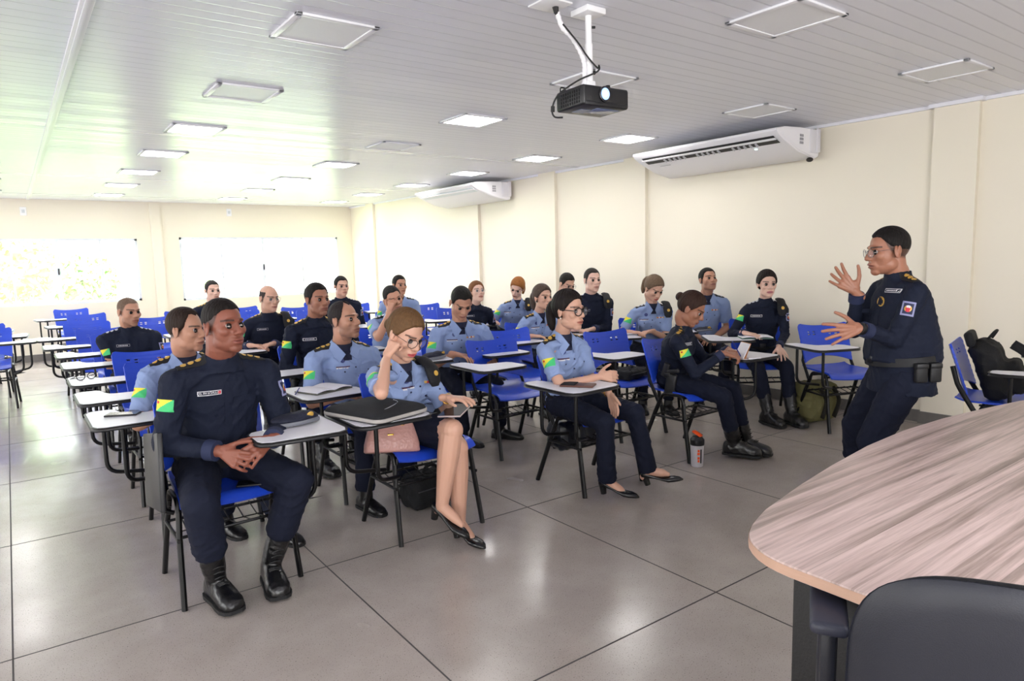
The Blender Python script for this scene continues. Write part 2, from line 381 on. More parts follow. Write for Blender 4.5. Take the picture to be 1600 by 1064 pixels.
# ------------------------------------------------------------------ air conditioners
def air_conditioner(y0, y1, zt, open_, label):
    t = thing('air_conditioner', label, 'air conditioner', (0, 0, 0)); L = y1 - y0; yc = (y0 + y1) / 2
    X0 = Xw(yc) - (0.045)
    # profile in (distance from wall, z)
    prof = [(0.0, 0), (0.0, -.23), (.05, -.245), (.30, -.20), (.52, -.115), (.60, -.075), (.625, -.05), (.62, -.03), (.55, -.012), (.30, 0)]
    b = MB(); rings = []
    for y, s in ((y0, .96), (y0 + .012, 1), (y1 - .012, 1), (y1, .96)):
        rings.append([(X0 - d * s - .02, y, zt + z * (s if z < -.02 else 1)) for d, z in prof])
    b.loft(rings); b.build('housing', mat('ac_white', '#F0EEF2', .3), t, ang=30)
    # outlet: dark slot on the slanting front, seen from below
    def front(u, k, o=0):   # u along length, k across the slanted face 0..1 (from lip to back)
        d = .60 - k * .30; z = -.075 - k * .125 if False else np.interp(d, [.30, .52, .60], [-.20, -.115, -.075]); return (X0 - .02 - d - o * .4, y0 + u * L, zt + z - o)
    MD = mat('ac_dark_slot', '#121214', .5); 
    b = MB(); b.grid(lambda u, v: front(.04 + .90 * u, .05 + .34 * v, .003), 30, 3, .004, m=0); b.build('air_outlet', MD if open_ else mat('ac_grey_flap', '#D8DEE2', .35), t)
    b = MB(); b.grid(lambda u, v: front(.035 + .91 * u, .11 + .07 * v, .012), 20, 2, .006); b.build('louvre', mat('ac_white', '#F0EEF2', .3), t)
    if open_:
        for g0 in (.10, .34, .58):
            for i in range(5):
                u = g0 + .14 - i * .034 if False else g0 + i * .036 + .06
                b = MB(); b.grid(lambda q, v: front(u + .008 * q, .22 + .15 * v, .006 + .01 * q), 2, 3, .005); b.build('vane', mat('ac_vane', '#B9B9BE', .4), t)
    b = MB(); b.box((X0 - .09, y0 + .004 if False else y0 - .002, zt - .1), (.14, .006, .2), bev=.002); b.box((X0 - .03, y0 - .004, zt - .09), (.055, .012, .2), bev=.003); b.build('side_cover', mat('ac_side', '#E2E0E6', .35), t)
    b = MB()
    for dz in (-.03, .0, .03):
        for dx in (-.02, 0, .02): b.box((X0 - .29 + dx, y0 - .001, zt - .095 + dz), (.013, .006, .022), bev=.002)
    b.build('side_grille', mat('ac_grey', '#9A989E', .5), t)
    if open_:
        b = MB(); b.box(front(.20, .55, .003), (.012, .02, .004)); b.build('display_light', mat('ac_display', '#9FE8F0', .4, emit=((.6, 1, 1, 1), 3)), t)
        b = MB(); b.box(front(.84, .62, .004), (.01, .13, .003)); b.build('maker_mark', mat('ac_grey', '#9A989E', .5), t)
        b = MB(); b.ell((X0 - .12, y0 + .02, zt - .255), (.025, .03, .02)); b.build('drain_plug', mat('dark_brown_rubber', '#2C2622', .6), t)
    b = MB(); b.box((X0 - .3, yc, zt + .012), (.05, L * .5, .02)); b.box((X0 - .015, yc, zt - .1), (.03, L * .8, .16)); b.build('mount_bracket', MWHITE, t)
air_conditioner(3.34, 4.98, 2.475, True, 'large white ceiling-wall air conditioner with dark open louvres on right wall near the projector')
air_conditioner(7.75, 9.35, 2.475, False, 'white air conditioner with closed flaps farther back on the right wall')
# ------------------------------------------------------------------ projector
MBLK = mat('black_plastic', '#17171A', .35, bump=(300, .1)); MDARK = mat('matt_black', '#101012', .55)
t = thing('projector_mount', 'white ceiling mount plate and pole holding the projector', 'projector mount', (2.22, 2.38, ZC))
b = MB(); b.box((0, 0, -.014), (.115, .115, .028), bev=.006); b.build('ceiling_plate', MWHITE, t)
b = MB(); b.tube([(0, 0, -.02), (0, 0, -.34)], .0145, 16); b.build('pole', MWHITE, t)
b = MB(); b.tube([(0, 0, -.15), (0, 0, -.32)], .018, 16); b.build('pole', MWHITE, t)
b = MB(); b.box((0, 0, -.335), (.045, .045, .045), bev=.006); b.box((0, 0, -.354), (.14, .11, .005), bev=.002)
for sx in (-.06, .06): b.box((sx, 0, -.357), (.018, .13, .008), bev=.003)
b.build('bracket', MWHITE, t)
b = MB(); b.tube([(.015, 0, -.27), (.036, 0, -.27)], .009, 10); b.tube([(.01, 0, -.075), (.03, -.012, -.075)], .006, 8); b.build('clamp_screw', MDARK, t)
pr = thing('projector', 'black ceiling projector with its lens lit, hanging from the white pole', 'projector', (2.22, 2.36, ZC - .405), math.radians(-4)); pr.scale = (.80, .80, .88)
b = MB(); b.box((0, 0, 0), (.33, .25, .10), bev=.014, seg=3); b.build('case', MBLK, pr)
b = MB()
for i in range(9):
    for j in range(4): b.box((-.166, -.09 + i * .02, -.03 + j * .018), (.004, .006, .013))
b.build('side_vent', mat('vent_black', '#050505', .7), pr)
b = MB()
for i in range(7): b.box((.166, -.08 + i * .022, 0), (.004, .008, .06))
b.build('side_vent', mat('vent_black', '#050505', .7), pr)
b = MB(); b.box((0, -.12, -.038), (.3, .02, .02), bev=.004); b.build('front_lip', MBLK, pr)
b = MB(); b.tube([(-.02, -.12, .01), (-.02, -.137, .01), (-.02, -.139, .01)], [.038, .038, .034], 28); b.build('lens_ring', mat('lens_ring_black', '#26262A', .25), pr)
b = MB(); b.tube([(-.02, -.138, .01), (-.02, -.1405, .01)], .029, 28); b.build('lens_glass', mat('lens_blue_glow', '#9FC4FF', .1, emit=((.25, .45, 1, 1), .9)), pr)
b = MB(); b.tube([(-.023, -.139, .01), (-.023, -.142, .01)], .015, 24); b.build('lens_light', mat('lens_light', '#FFFFFF', .1, emit=((.85, .93, 1, 1), 6)), pr)
b = MB(); b.box((.05, -.02, -.0505), (.16, .12, .003), bev=.001); b.box((-.06, .02, -.0505), (.08, .09, .003)); b.build('bottom_label', mat('label_silver_blue', '#6C7796', .25), pr)
for sx, sy in ((-.13, .09), (.13, .09), (0.03, -.1)):
    b = MB(); b.tube([(sx, sy, .048), (sx, sy, .062)], [.016, .013], 14); b.build('foot', MDARK, pr)
b = MB(); b.tube(bend([(-.15, .1, .05), (-.15, .1, .075), (-.12, .1, .075)], .01), .004, 6); b.build('knob', MDARK, pr)
cb = thing('cable_cover_plate', 'white square cover plate on the ceiling where the projector cables come out', 'cover plate', (2.03, 2.42, ZC))
b = MB(); b.box((0, 0, -.004), (.14, .14, .008), bev=.002); b.build('plate', MWHITE, cb)
b = MB(); b.tube([(0.03, 0, -.006), (0.035, 0, -.03), (.04, 0, -.035)], [.015, .011, .009], 12); b.build('gland', MDARK, cb)
pth = smoothpath([(2.07, 2.42, 2.50), (2.09, 2.41, 2.44), (2.14, 2.40, 2.40), (2.175, 2.385, 2.34), (2.193, 2.38, 2.29), (2.193, 2.38, 2.24), (2.188, 2.38, 2.20), (2.17, 2.40, 2.165)], 8)
b = MB(); b.tube(pth, [.0105 if i % 3 else .0125 for i in range(len(pth))], 10); tag(b.build('cable_sleeve', mat('spiral_sleeve', '#EDEBF0', .5, bump=(120, .4))), 'white spiral sleeve winding the projector cables down beside the pole', 'cable')
b = MB(); b.tube(smoothpath([(2.085, 2.40, 2.45), (2.15, 2.37, 2.37), (2.19, 2.36, 2.32), (2.235, 2.34, 2.27), (2.24, 2.335, 2.28), (2.225, 2.33, 2.25), (2.16, 2.39, 2.215), (2.10, 2.455, 2.16), (2.078, 2.475, 2.10), (2.09, 2.475, 2.065), (2.12, 2.45, 2.06)], 8), .004, 8)
b.tube([(2.080, 2.473, 2.11), (2.080, 2.475, 2.085)], .009, 10); tag(b.build('power_cable', MDARK), 'thin black cable looping from the pole to the projector rear', 'cable')
# ------------------------------------------------------------------ teacher's desk
def m_desk():
    m = mat('desk_ash_laminate', '#CDB9B0', 0.38, spec=0.4)
    nt = m.node_tree; n = nt.nodes; L = nt.links; b = n['Principled BSDF']
    tc = n.new('ShaderNodeTexCoord'); mp = n.new('ShaderNodeMapping'); mp.inputs['Scale'].default_value = (0.45, 13.0, 1.0); mp.inputs['Rotation'].default_value = (0, 0, 0.06)
    L.new(tc.outputs['Object'], mp.inputs[0])
    sp = n.new('ShaderNodeSeparateXYZ'); L.new(tc.outputs['Object'], sp.inputs[0])
    dv = n.new('ShaderNodeMath'); dv.operation = 'DIVIDE'; L.new(sp.outputs['Y'], dv.inputs[0]); dv.inputs[1].default_value = 0.13
    fo = n.new('ShaderNodeMath'); fo.operation = 'FLOOR'; L.new(dv.outputs[0], fo.inputs[0])
    wn_ = n.new('ShaderNodeTexWhiteNoise'); wn_.noise_dimensions = '1D'; L.new(fo.outputs[0], wn_.inputs['W'])
    ad = n.new('ShaderNodeVectorMath'); ad.operation = 'ADD'; L.new(mp.outputs[0], ad.inputs[0])
    cb = n.new('ShaderNodeCombineXYZ'); ml = n.new('ShaderNodeMath'); ml.operation = 'MULTIPLY'; ml.inputs[1].default_value = 13.0
    L.new(wn_.outputs['Value'], ml.inputs[0]); L.new(ml.outputs[0], cb.inputs[2]); L.new(cb.outputs[0], ad.inputs[1])
    def nz(s, d, dist):
        q = n.new('ShaderNodeTexNoise'); q.inputs['Scale'].default_value = s; q.inputs['Detail'].default_value = d; q.inputs['Distortion'].default_value = dist
        q.inputs['Roughness'].default_value = .62; L.new(ad.outputs[0], q.inputs['Vector']); return q.outputs['Fac']
    r = n.new('ShaderNodeValToRGB'); e = r.color_ramp.elements
    e[0].position = .30; e[0].color = lin('#7F7069'); e[1].position = .72; e[1].color = lin('#E2CCC5')
    x = r.color_ramp.elements.new(.42); x.color = lin('#AA978E'); x = r.color_ramp.elements.new(.53); x.color = lin('#D4BDB6')
    L.new(nz(1.7, 7, .35), r.inputs[0])
    r2 = n.new('ShaderNodeValToRGB'); r2.color_ramp.elements[0].position = .35; r2.color_ramp.elements[0].color = (.72, .68, .66, 1); r2.color_ramp.elements[1].position = .6; r2.color_ramp.elements[1].color = (1, 1, 1, 1)
    L.new(nz(9, 6, .3), r2.inputs[0])
    mx = n.new('ShaderNodeMix'); mx.data_type = 'RGBA'; mx.blend_type = 'MULTIPLY'; mx.inputs[0].default_value = .7
    L.new(r.outputs[0], mx.inputs[6]); L.new(r2.outputs[0], mx.inputs[7]); L.new(mx.outputs[2], b.inputs['Base Color'])
    return m
DZ = 0.76
dk = thing('desk', 'large boat-shaped wood-grain desk with black base in the right foreground', 'desk', (2.6, 0.6, 0))
far = [(1.28, .77), (1.283, .80), (1.29, .83), (1.302, .858), (1.32, .885), (1.343, .910), (1.37, .93), (1.41, .95), (1.46, .968), (1.53, .99), (1.76, 1.035), (2.01, 1.075), (2.30, 1.11), (2.60, 1.125), (2.90, 1.11), (3.19, 1.075), (3.44, 1.035), (3.67, .99), (3.80, .95), (3.87, .9), (3.90, .83)]
near = [(3.90, .42), (3.87, .36), (3.8, .33), (2.6, .29), (1.40, .33), (1.32, .36), (1.285, .42), (1.28, .62)]
poly = [(x - 2.6, y - .6) for x, y in (far + near)][::-1]
b = MB(); b.prism(poly, DZ - .028, DZ, bev=.003); b.build('desk_top', m_desk(), dk, ang=50)
MEDGE = mat('desk_edge_band', '#C9A48E', .45, bump=(30, .1, (1, 1, 12)), var=(20, .1))
b = MB()
rg = []
P = [np.array((x - 2.6, y - .6)) for x, y in (far + near)][::-1]; c0 = np.mean(P, 0); n_ = len(P); vs = []
for z, o in ((DZ - .0255, .0012), (DZ - .0035, .0012)):
    ring = []
    for i in range(n_):
        a, bb_, c = P[i - 1], P[i], P[(i + 1) % n_]; e = c - a; nn = np.array((e[1], -e[0])); nn /= np.linalg.norm(nn); ring.append((bb_[0] + nn[0] * o, bb_[1] + nn[1] * o, z))
    rg.append(ring)
b.loft(rg, caps=False); b.build('edge_band', MEDGE, dk)
MPAN = mat('desk_panel_black', '#121112', .55, bump=(150, .15))
for xx, lb in ((1.38, 0), (3.72, 0)):
    b = MB(); b.box((xx - 2.6, .60 - .6, (DZ - .028) / 2), (.03, .42, DZ - .03), bev=.002); b.build('side_panel', MPAN, dk)
b = MB(); b.box((0, .12, .47), (2.3, .02, .5), bev=.002); b.build('modesty_panel', MPAN, dk)
# ------------------------------------------------------------------ office chair (its back seen from behind)
MOC = mat('office_chair_shell', '#1D1F28', .38, bump=(500, .12), spec=.45); MOA = mat('office_chair_arm', '#2E3140', .42, bump=(600, .1))
oc_a = math.radians(-60)
oc = thing('office_chair', 'black office chair seen from behind at the near side of the desk', 'office chair', (1.345, .425, 0), oc_a)
# local: x along the back width, y forward (towards the desk), z up
BW, BH = .47, .47
def backpt(u, v, off=0):
    x = (u - .5) * 2; z = (v - .5) * 2
    # superellipse outline mapping of the square to the rounded back
    m = 1 - .10 * abs(z) ** 3; xx = x * BW / 2 * m; zz = z * BH / 2 * (1 - .16 * abs(x) ** 3.0)
    return xx, zz
def slab(rx, rz, y0, y1, z0, n=56, e=3.6, bulge=.03, inset=.012):
    rings = []
    for y, s in ((y0, .55), (y0 + .004, .80), (y0 + .010, .94), (y0 + .02, .99), ((y0 + y1) / 2, 1.0), (y1 - .012, .985), (y1, .93), (y1 + .002, .5)):
        r = []
        for i in range(n):
            t = 2 * PI * i / n; c, s_ = math.cos(t), math.sin(t)
            x = rx * s * math.copysign(abs(c) ** (2 / e), c); z = rz * s * math.copysign(abs(s_) ** (2 / e), s_)
            r.append((x, y + bulge * (x / rx) ** 2 - .02 * (z / rz), z0 + z))
        rings.append(r)
    return rings
b = MB(); b.loft(slab(BW / 2, BH / 2, -.22, -.185, .69)); b.build('back_shell', MOC, oc, ang=60)
b = MB(); b.loft(slab(BW / 2 - .012, BH / 2 - .012, -.187, -.14, .69, e=3.2)); b.build('back_cushion', mat('black_fabric', '#15161A', .9, bump=(800, .3)), oc, ang=60)
b = MB(); b.box((.0, -.235, .60), (.10, .03, .20), bev=.012, seg=3); b.tube(bend([(.0, -.245, .62), (0, -.26, .48), (0, -.16, .40), (0, 0, .40)], .05), [(.035, .012)] * 12 if False else .022, 12)
b.build('back_support', MOA, oc)
b = MB(); b.box((0, .04, .44), (.46, .44, .07), bev=.03, seg=4); b.build('seat', mat('black_fabric', '#15161A', .9), oc)
for s in (-1, 1):
    b = MB(); b.box((s * .255, .105, .700), (.07, .24, .028), rot=rx3(.03), bev=.012, seg=4); b.build('armrest', MOA, oc)
    b = MB(); b.tube(bend([(s * .255, .06, .69), (s * .258, .06, .42), (s * .1, .02, .395)], .05), .019, 12); b.box((s * .255, .06, .60), (.03, .055, .16), bev=.008); b.build('arm_post', MOC, oc)
b = MB(); b.tube([(0, 0, .08), (0, 0, .41)], .028, 16); b.build('gas_column', MDARK, oc)
for i in range(5):
    a = i * 2 * PI / 5 + .3; b = MB(); b.tube([(0, 0, .11), (.28 * math.cos(a), .28 * math.sin(a), .075)], [.03, .018], 10); b.build('base_leg', MOC, oc)
    b = MB(); b.tube([(.28 * math.cos(a) - .02 * math.sin(a), .28 * math.sin(a) + .02 * math.cos(a), .03), (.28 * math.cos(a) + .02 * math.sin(a), .28 * math.sin(a) - .02 * math.cos(a), .03)], .03, 14); b.build('castor', MDARK, oc)

# ------------------------------------------------------------------ tablet-arm chairs
MBLUE = mat('chair_blue_plastic', '#2148C8', .33, bump=(90, .03), spec=.5)
MFR = mat('chair_black_metal', '#08080A', .38, spec=.35); MTOP = mat('tablet_white_laminate', '#E6E5EC', .35); MTE = mat('tablet_black_edge', '#17171A', .45)
MCH = mat('steel', '#B8BABF', .25, .9)
TAB = [(-.515, -.01), (-.53, -.05), (-.53, -.40), (-.515, -.44), (-.48, -.455), (-.19, -.44), (-.155, -.42), (-.145, -.39), (-.15, -.25), (-.17, -.215), (-.20, -.205), (-.34, -.19), (-.365, -.17), (-.38, -.13), (-.40, -.02), (-.42, 0.0), (-.49, .005)]
def make_chair(folded=False, lefty=None):
    t = thing('tablet_chair', 'x', 'chair')
    def seat(u, v):
        x = (u - .5) * .455; y = -.235 + v * .43; k = 1 - .12 * v
        z = .455 - .016 * math.cos((u - .5) * PI) * math.sin(min(1, v * 1.1) * PI) - .035 * max(0, (.16 - v) / .16) ** 2 + .02 * max(0, (v - .8) / .2) ** 2
        z += .010 * (2 * (u - .5)) ** 4
        y += .03 * (2 * u - 1) ** 2 * (1 - v) * 1
        return (x * k, y, z)
    b = MB(); b.grid(seat, 22, 18, .012); b.build('seat', MBLUE, t, ang=60)
    def back(u, v):
        x = (u - .5) * .47 * (1 - .06 * (1 - v)); a = abs(2 * u - 1)
        z0 = .555 - .045 * a ** 2 + .0; z1 = .80 + .028 * a ** 2.2 - .03 * max(0, (a - .9) / .1) ** 2
        z = z0 + (z1 - z0) * v; y = .175 + (z - .55) * .32 - .035 * a ** 2
        return (x, y, z)
    def hole(i, j): return (j in (18, 20)) and (i in (7, 8, 11, 12, 23, 24, 27, 28))
    def back2(u, v):
        p = back(u, v); return (p[0], p[1] + .0012 * math.sin(v * 2 * PI * 9), p[2])
    b = MB(); b.grid(back2, 36, 26, .011, hole=hole); b.build('backrest', MBLUE, t, ang=60)
    for s in (-1, 1):
        x = s * .225
        b = MB(); b.tube([(s * .245, -.225, 0), (s * .232, -.165, .30), (x, -.15, .40)], [(.017, .012)] * 3, 10, ref=(1, 0, 0)); b.build('leg', MFR, t)
        b = MB(); b.tube([(s * .245, .225, 0), (s * .232, .10, .30), (x, .055, .40)], [(.017, .012)] * 3, 10, ref=(1, 0, 0)); b.build('leg', MFR, t)
        b = MB(); b.tube(bend([(x, -.15, .395), (x, -.135, .452), (x, .03, .448), (x, .057, .395)], .045), .0115, 10)
        b.tube([(x, .06, .36), (x, .16, .53), (s * .20, .185, .57), (s * .20, .215, .68)], [(.015, .009)] * 4, 10, ref=(1, 0, 0)); b.build('side_frame', MFR, t)
        b = MB(); b.tube([(s * .238, -.188, .285), (s * .238, .11, .285)], .0085, 8); b.build('side_rail', MFR, t)
    b = MB(); b.tube([(-.225, -.11, .425), (.225, -.11, .425)], .009, 8); b.tube([(-.225, .05, .425), (.225, .05, .425)], .009, 8)
    for sx in (-.15, .15): b.box((sx, -.03, .436), (.03, .2, .008))
    b.build('under_frame', MFR, t)
    b = MB(); b.tube([(-.235, -.16, .29), (.235, -.16, .30)], .007, 8); b.tube([(-.235, .09, .29), (.235, .09, .29)], .007, 8)
    for i in range(7): b.tube([(-.18 + i * .06, -.16, .30), (-.18 + i * .06, -.04, .275), (-.18 + i * .06, .09, .30)], .003, 5)
    b.tube([(-.235, -.04, .276), (.235, -.04, .276)], .003, 5); b.build('book_rack', MFR, t)
    # tablet and its two bent tubes
    for k, (px, py) in enumerate(((-.46, -.10), (-.40, -.33))):
        b = MB(); b.tube(bend([(px, py, .675), (px, py, .40 - .0 * k), (-.245, py + (.10 if k else .02), .365)], .06, 6), .0105, 10)
        if lefty is not None: b.v = [(-p[0] - lefty * (p[2] > .38), p[1], p[2]) for p in b.v]
        b.build('tablet_support', MFR, t)
    if 1:
        TB = TAB if lefty is None else [(-x - lefty, y) for x, y in TAB][::-1]
        b = MB(); b.prism(TB[::-1], .682, .700, bev=.006); tp = b.build('tablet', MTE, t, ang=50)
        P = np.array(TB); c = P.mean(0); b = MB(); b.prism([tuple(c + (p - c) * .975) for p in P][::-1], .699, .7015); b.build('tablet_top', MTOP, tp, smooth=False)
        b = MB(); b.box((-.40 if lefty is None else .40 - lefty, -.22, .676), (.07, .26, .012), bev=.002); b.build('tablet_bracket', MFR, tp)
    if folded:
        b = MB(); b.box((-.285, -.02, .56), (.022, .40, .32), rot=rx3(-.2) @ ry3(.06), bev=.006); b.build('folded_tablet', MTE, t)
        b = MB(); b.tube(bend([(-.27, -.10, .50), (-.27, -.10, .40), (-.235, -.10, .385)], .03), .0105, 10); b.build('tablet_support', MFR, t)
    return t
proto = make_chair(); used = [False]
def chair(x, y, deg, label, group=None):
    if not used[0]:
        used[0] = True; proto.location = (x, y, 0); proto.rotation_euler = (0, 0, math.radians(deg)); tag(proto, label, 'chair', group); return proto
    return dup(proto, (x, y, 0), math.radians(deg), label, group)
folded = make_chair(True, .10); folded.location = (.715, 3.215, 0)
tag(folded, 'blue chair under the front-left man in navy, a beret on its left-hand tablet', 'chair')
lefty = make_chair(False, .06); lefty.location = (3.89, 3.17, 0)
tag(lefty, 'blue tablet chair under the woman writing, beside the shaker bottle', 'chair')
# occupied chairs
OCC = [(1.715, 3.21, 0, 'blue tablet chair holding the pink handbag and the woman in a skirt'),
 (2.885, 3.13, 0, 'blue tablet chair under the woman with thick black glasses'),
 (5.36, 3.55, -42, 'blue tablet chair under the woman in navy by the right wall'),
 (5.53, 4.31, -38, 'blue tablet chair under the light-blue-shirted man with raised chin by the wall'),
 (4.84, 4.42, -34, 'blue tablet chair under the woman with ponytail looking down at her notes'),
 (4.62, 4.98, -30, 'blue tablet chair under the navy-uniformed man with hands together on the tablet'),
 (5.02, 5.75, -25, 'blue tablet chair under the man with glasses in front of the right wall pilaster'),
 (3.96, 4.99, -8, 'blue tablet chair under the light-blue-shirted woman behind the woman in thick glasses'),
 (4.66, 6.45, -30, 'blue tablet chair under the red-haired woman writing'),
 (4.10, 6.28, -22, 'blue tablet chair under the woman in navy with rimless glasses'),
 (2.83, 4.62, -14, 'blue tablet chair under the man in light blue looking down, dark beret on its tablet'),
 (3.74, 7.4, -15, 'blue tablet chair under the upright light-blue-shirted man far in the middle'),
 (2.74, 5.6, -10, 'blue tablet chair under the man with his hand on his face'),
 (3.10, 7.6, -12, 'blue tablet chair under the upright dark-haired man in navy far back'),
 (1.74, 3.96, 0, 'blue tablet chair under the balding man in light blue, papers on its tablet'),
 (1.80, 4.86, 0, 'blue tablet chair under the black-haired man in navy with holster'),
 (1.87, 6.28, 0, 'blue tablet chair under the bald smiling man with glasses'),
 (1.83, 8.2, 0, 'blue tablet chair under the farthest man, near the back window'),
 (.78, 4.02, 0, 'blue tablet chair right behind the front-left man, phone on its tablet'),
 (.80, 6.36, 0, 'blue tablet chair under the man with folded arms')]
for x, y, d, lb in OCC: chair(x, y, d, lb)
# empty chairs
chair(2.95, 4.07, 0, 'empty blue tablet chair between the woman in the skirt and the woman with thick glasses')
chair(3.42, 4.56, -6, 'empty blue tablet chair behind the empty one in the middle')
chair(3.92, 3.83, -2, 'empty blue chair with a black bag on its seat, behind the woman writing')
chair(5.38, 2.84, -24, 'empty blue tablet chair by the right wall with the olive backpack beneath')
chair(5.0, 1.62, 14, 'blue tablet chair at the far right edge holding the black backpack')
LEFTC = [(.78, 4.72, 0), (.79, 5.45, 0), (.80, 7.15, 0), (.74, 7.98, 0), (.70, 8.97, 3)]
nm = ['directly behind the chair with the phone', 'second behind the chair with the phone', 'right behind the man with folded arms', 'second behind the man with folded arms', 'farthest of the aisle column']
for (x, y, d), s in zip(LEFTC, nm): chair(x, y, d, 'empty blue tablet chair %s' % s, 'empty chairs in the aisle column')
chair(.78, 12.45, 6, 'lone empty blue tablet chair against the back wall under the left window')
for x, y, d, s in ((-.36, 8.95, -4, 'nearest the camera'), (-.42, 9.75, -4, 'middle one'), (-.55, 10.6, -6, 'farthest back')):
    dup(lefty, (x + .10, y, 0), math.radians(d), 'blue tablet chair at the left picture edge across the aisle, %s' % s, 'chairs left of the aisle')
BK = [(1.35, 7.5), (1.42, 8.4), (1.40, 9.3), (.80, 9.9), (.85, 10.8), (1.5, 10.3), (2.3, 6.6), (2.4, 7.5), (2.42, 8.5), (2.5, 9.4), (1.95, 9.3), (1.95, 10.2), (2.75, 10.3), (3.2, 8.6), (3.3, 9.5), (3.9, 8.5), (4.1, 9.4),
      (1.27, 5.6), (1.3, 6.6), (2.35, 5.0), (3.3, 6.3), (3.45, 5.6), (4.6, 7.4), (4.7, 8.4), (5.2, 7.2), (2.0, 7.2), (3.9, 10.3), (4.8, 9.5)]
TAKEN = [(o.location.x, o.location.y) for o in bpy.data.objects if o.parent is None and o.name.startswith('tablet_chair')]
for i, (x, y) in enumerate(BK):
    if any(abs(x - q[0]) < .70 and abs(y - q[1]) < .66 for q in TAKEN): continue
    TAKEN.append((x, y))
    chair(x, y, rng.uniform(-7, 7) - 10 * (x > 3), 'empty blue tablet chair in the rear rows of the room', 'empty chairs in the rear rows')
# ------------------------------------------------------------------ people
V3 = lambda *a: np.array(a, float)
def unit(v): return v / (np.linalg.norm(v) + 1e-12)
def remesh(mb, voxel, smooth=4, fac=0.5):
    me = mb.mesh('raw'); o = bpy.data.objects.new('raw', me); COL.objects.link(o)
    r = o.modifiers.new('r', 'REMESH'); r.mode = 'VOXEL'; r.voxel_size = voxel; r.use_smooth_shade = True
    if smooth: q = o.modifiers.new('s', 'SMOOTH'); q.iterations = smooth; q.factor = fac
    dg = bpy.context.evaluated_depsgraph_get(); dg.update(); ev = o.evaluated_get(dg)
    out = bpy.data.meshes.new_from_object(ev); bpy.data.objects.remove(o); bpy.data.meshes.remove(me); out.materials.clear(); return out
def getv(me): a = np.empty(len(me.vertices) * 3, np.float32); me.vertices.foreach_get('co', a); return a.reshape(-1, 3).astype(float)
def setv(me, a): me.vertices.foreach_set('co', a.astype(np.float32).ravel()); me.update()
def getn(me): a = np.empty(len(me.vertices) * 3, np.float32); me.vertices.foreach_get('normal', a); return a.reshape(-1, 3).astype(float)
def wrinkle(me, amp, seed, scale=1.0):
    v = getv(me); n = getn(me); r = np.random.RandomState(seed); h = np.zeros(len(v))
    w = v + 0.02 * np.sin(v[:, [1, 2, 0]] * 31 + seed)
    for k in range(7):
        d = r.normal(size=3); d[2] *= 1.6; d = unit(d) * r.uniform(45, 120) * scale
        s = np.sin(w @ d + r.uniform(0, 6)); h += (1 - np.abs(s)) ** 2 * r.uniform(.4, 1) * (0.5 + 0.5 * np.sin(w @ (r.normal(size=3) * 9) + r.uniform(0, 6)))
    h = h / 2.2 - .5; setv(me, v + n * (h * amp)[:, None])
def ik(a, c, l1, l2, pole):
    d = c - a; D = np.linalg.norm(d); Dm = min(D, (l1 + l2) * .999)
    if D > Dm: c = a + d / D * Dm; d = c - a; D = Dm
    x = (l1 * l1 - l2 * l2 + D * D) / (2 * D); h = math.sqrt(max(l1 * l1 - x * x, 1e-6)); u = d / D
    p = pole - u * (pole @ u); p = unit(p); return a + u * x + p * h, c
SKINS = {'dark': '#865040', 'brown': '#A06E58', 'tan': '#B98870', 'light': '#CDA08A', 'fair': '#DDB5A2'}
def hand(b, w, d, nrm, side, spread=.2, curl=(.25, .35, .25), s=1.0, thumb=.6, vox=True):
    """w wrist, d direction of the hand, nrm palm normal (out of the palm), side=+1 left hand"""
    d = unit(d); nrm = unit(nrm - d * (nrm @ d)); sd = np.cross(d, nrm)   # sd: towards thumb for ... flipped by side
    th = sd * side
    pl = .088 * s
    for k, off in enumerate((-.030, -.010, .010, .029)):
        b.cap(w + d * .005, w + d * pl + th * off * s * 1.0, .017 * s, .0125 * s, n=10)
    b.cap(w - d * .03, w + d * .02, .022 * s, .021 * s, n=12)
    b.cap(w + d * .02 + th * .018 * s, w + d * .05 + th * .03 * s + nrm * .008, .018 * s, .013 * s, n=10)   # ball of the thumb
    L = [(.029, .038, .022, .017, 1), (.010, .042, .025, .018, .35), (-.010, .039, .023, .017, -.35), (-.030, .031, .018, .015, -1)]
    for i, (off, a1, a2, a3, sp) in enumerate(L):
        p = w + d * pl + th * off * s; dirn = unit(d + th * sp * spread); c = curl[:]; r = .0100 * s * (1, 1.02, .97, .86)[i]
        cc = curl if not hasattr(curl[0], '__len__') else curl[i]; ang = 0
        for j, (ln, rr) in enumerate(((a1, r), (a2, r * .92), (a3, r * .82))):
            ang += cc[j]; q = p + (dirn * math.cos(ang) + nrm * math.sin(ang)) * ln * s
            b.cap(p, q, rr, rr * .93, n=9); p = q
    p = w + d * .028 * s + th * .03 * s + nrm * .006; t1 = unit(d * (1 - thumb * .45) + th * (thumb + .25) + nrm * .25)
    q = p + t1 * .042 * s; b.cap(p, q, .0125 * s, .0105 * s, n=9); t2 = unit(t1 + d * .45); r_ = q + t2 * .034 * s; b.cap(q, r_, .0102 * s, .009 * s, n=9)
    b.cap(r_, r_ + unit(t2 + d * .3) * .020 * s, .009 * s, .0075 * s, n=9)
NAVY = '#141A2C'; LBLUE = '#8A9DC6'
M_NAVY = lambda: mat('navy_twill', NAVY, .8, bump=(28, .35), var=(14, .12), spec=.25)
M_TROUS = lambda: mat('navy_trouser_cloth', '#171B2B', .85, bump=(22, .35), spec=.2)
M_LB = lambda: mat('light_blue_shirt_cloth', LBLUE, .75, bump=(30, .3), var=(12, .04), spec=.2)
M_LBD = lambda: mat('light_blue_seam', '#7089B6', .75)
M_BOOT = lambda: mat('black_boot_leather', '#0E0E10', .28, bump=(60, .25), spec=.6)
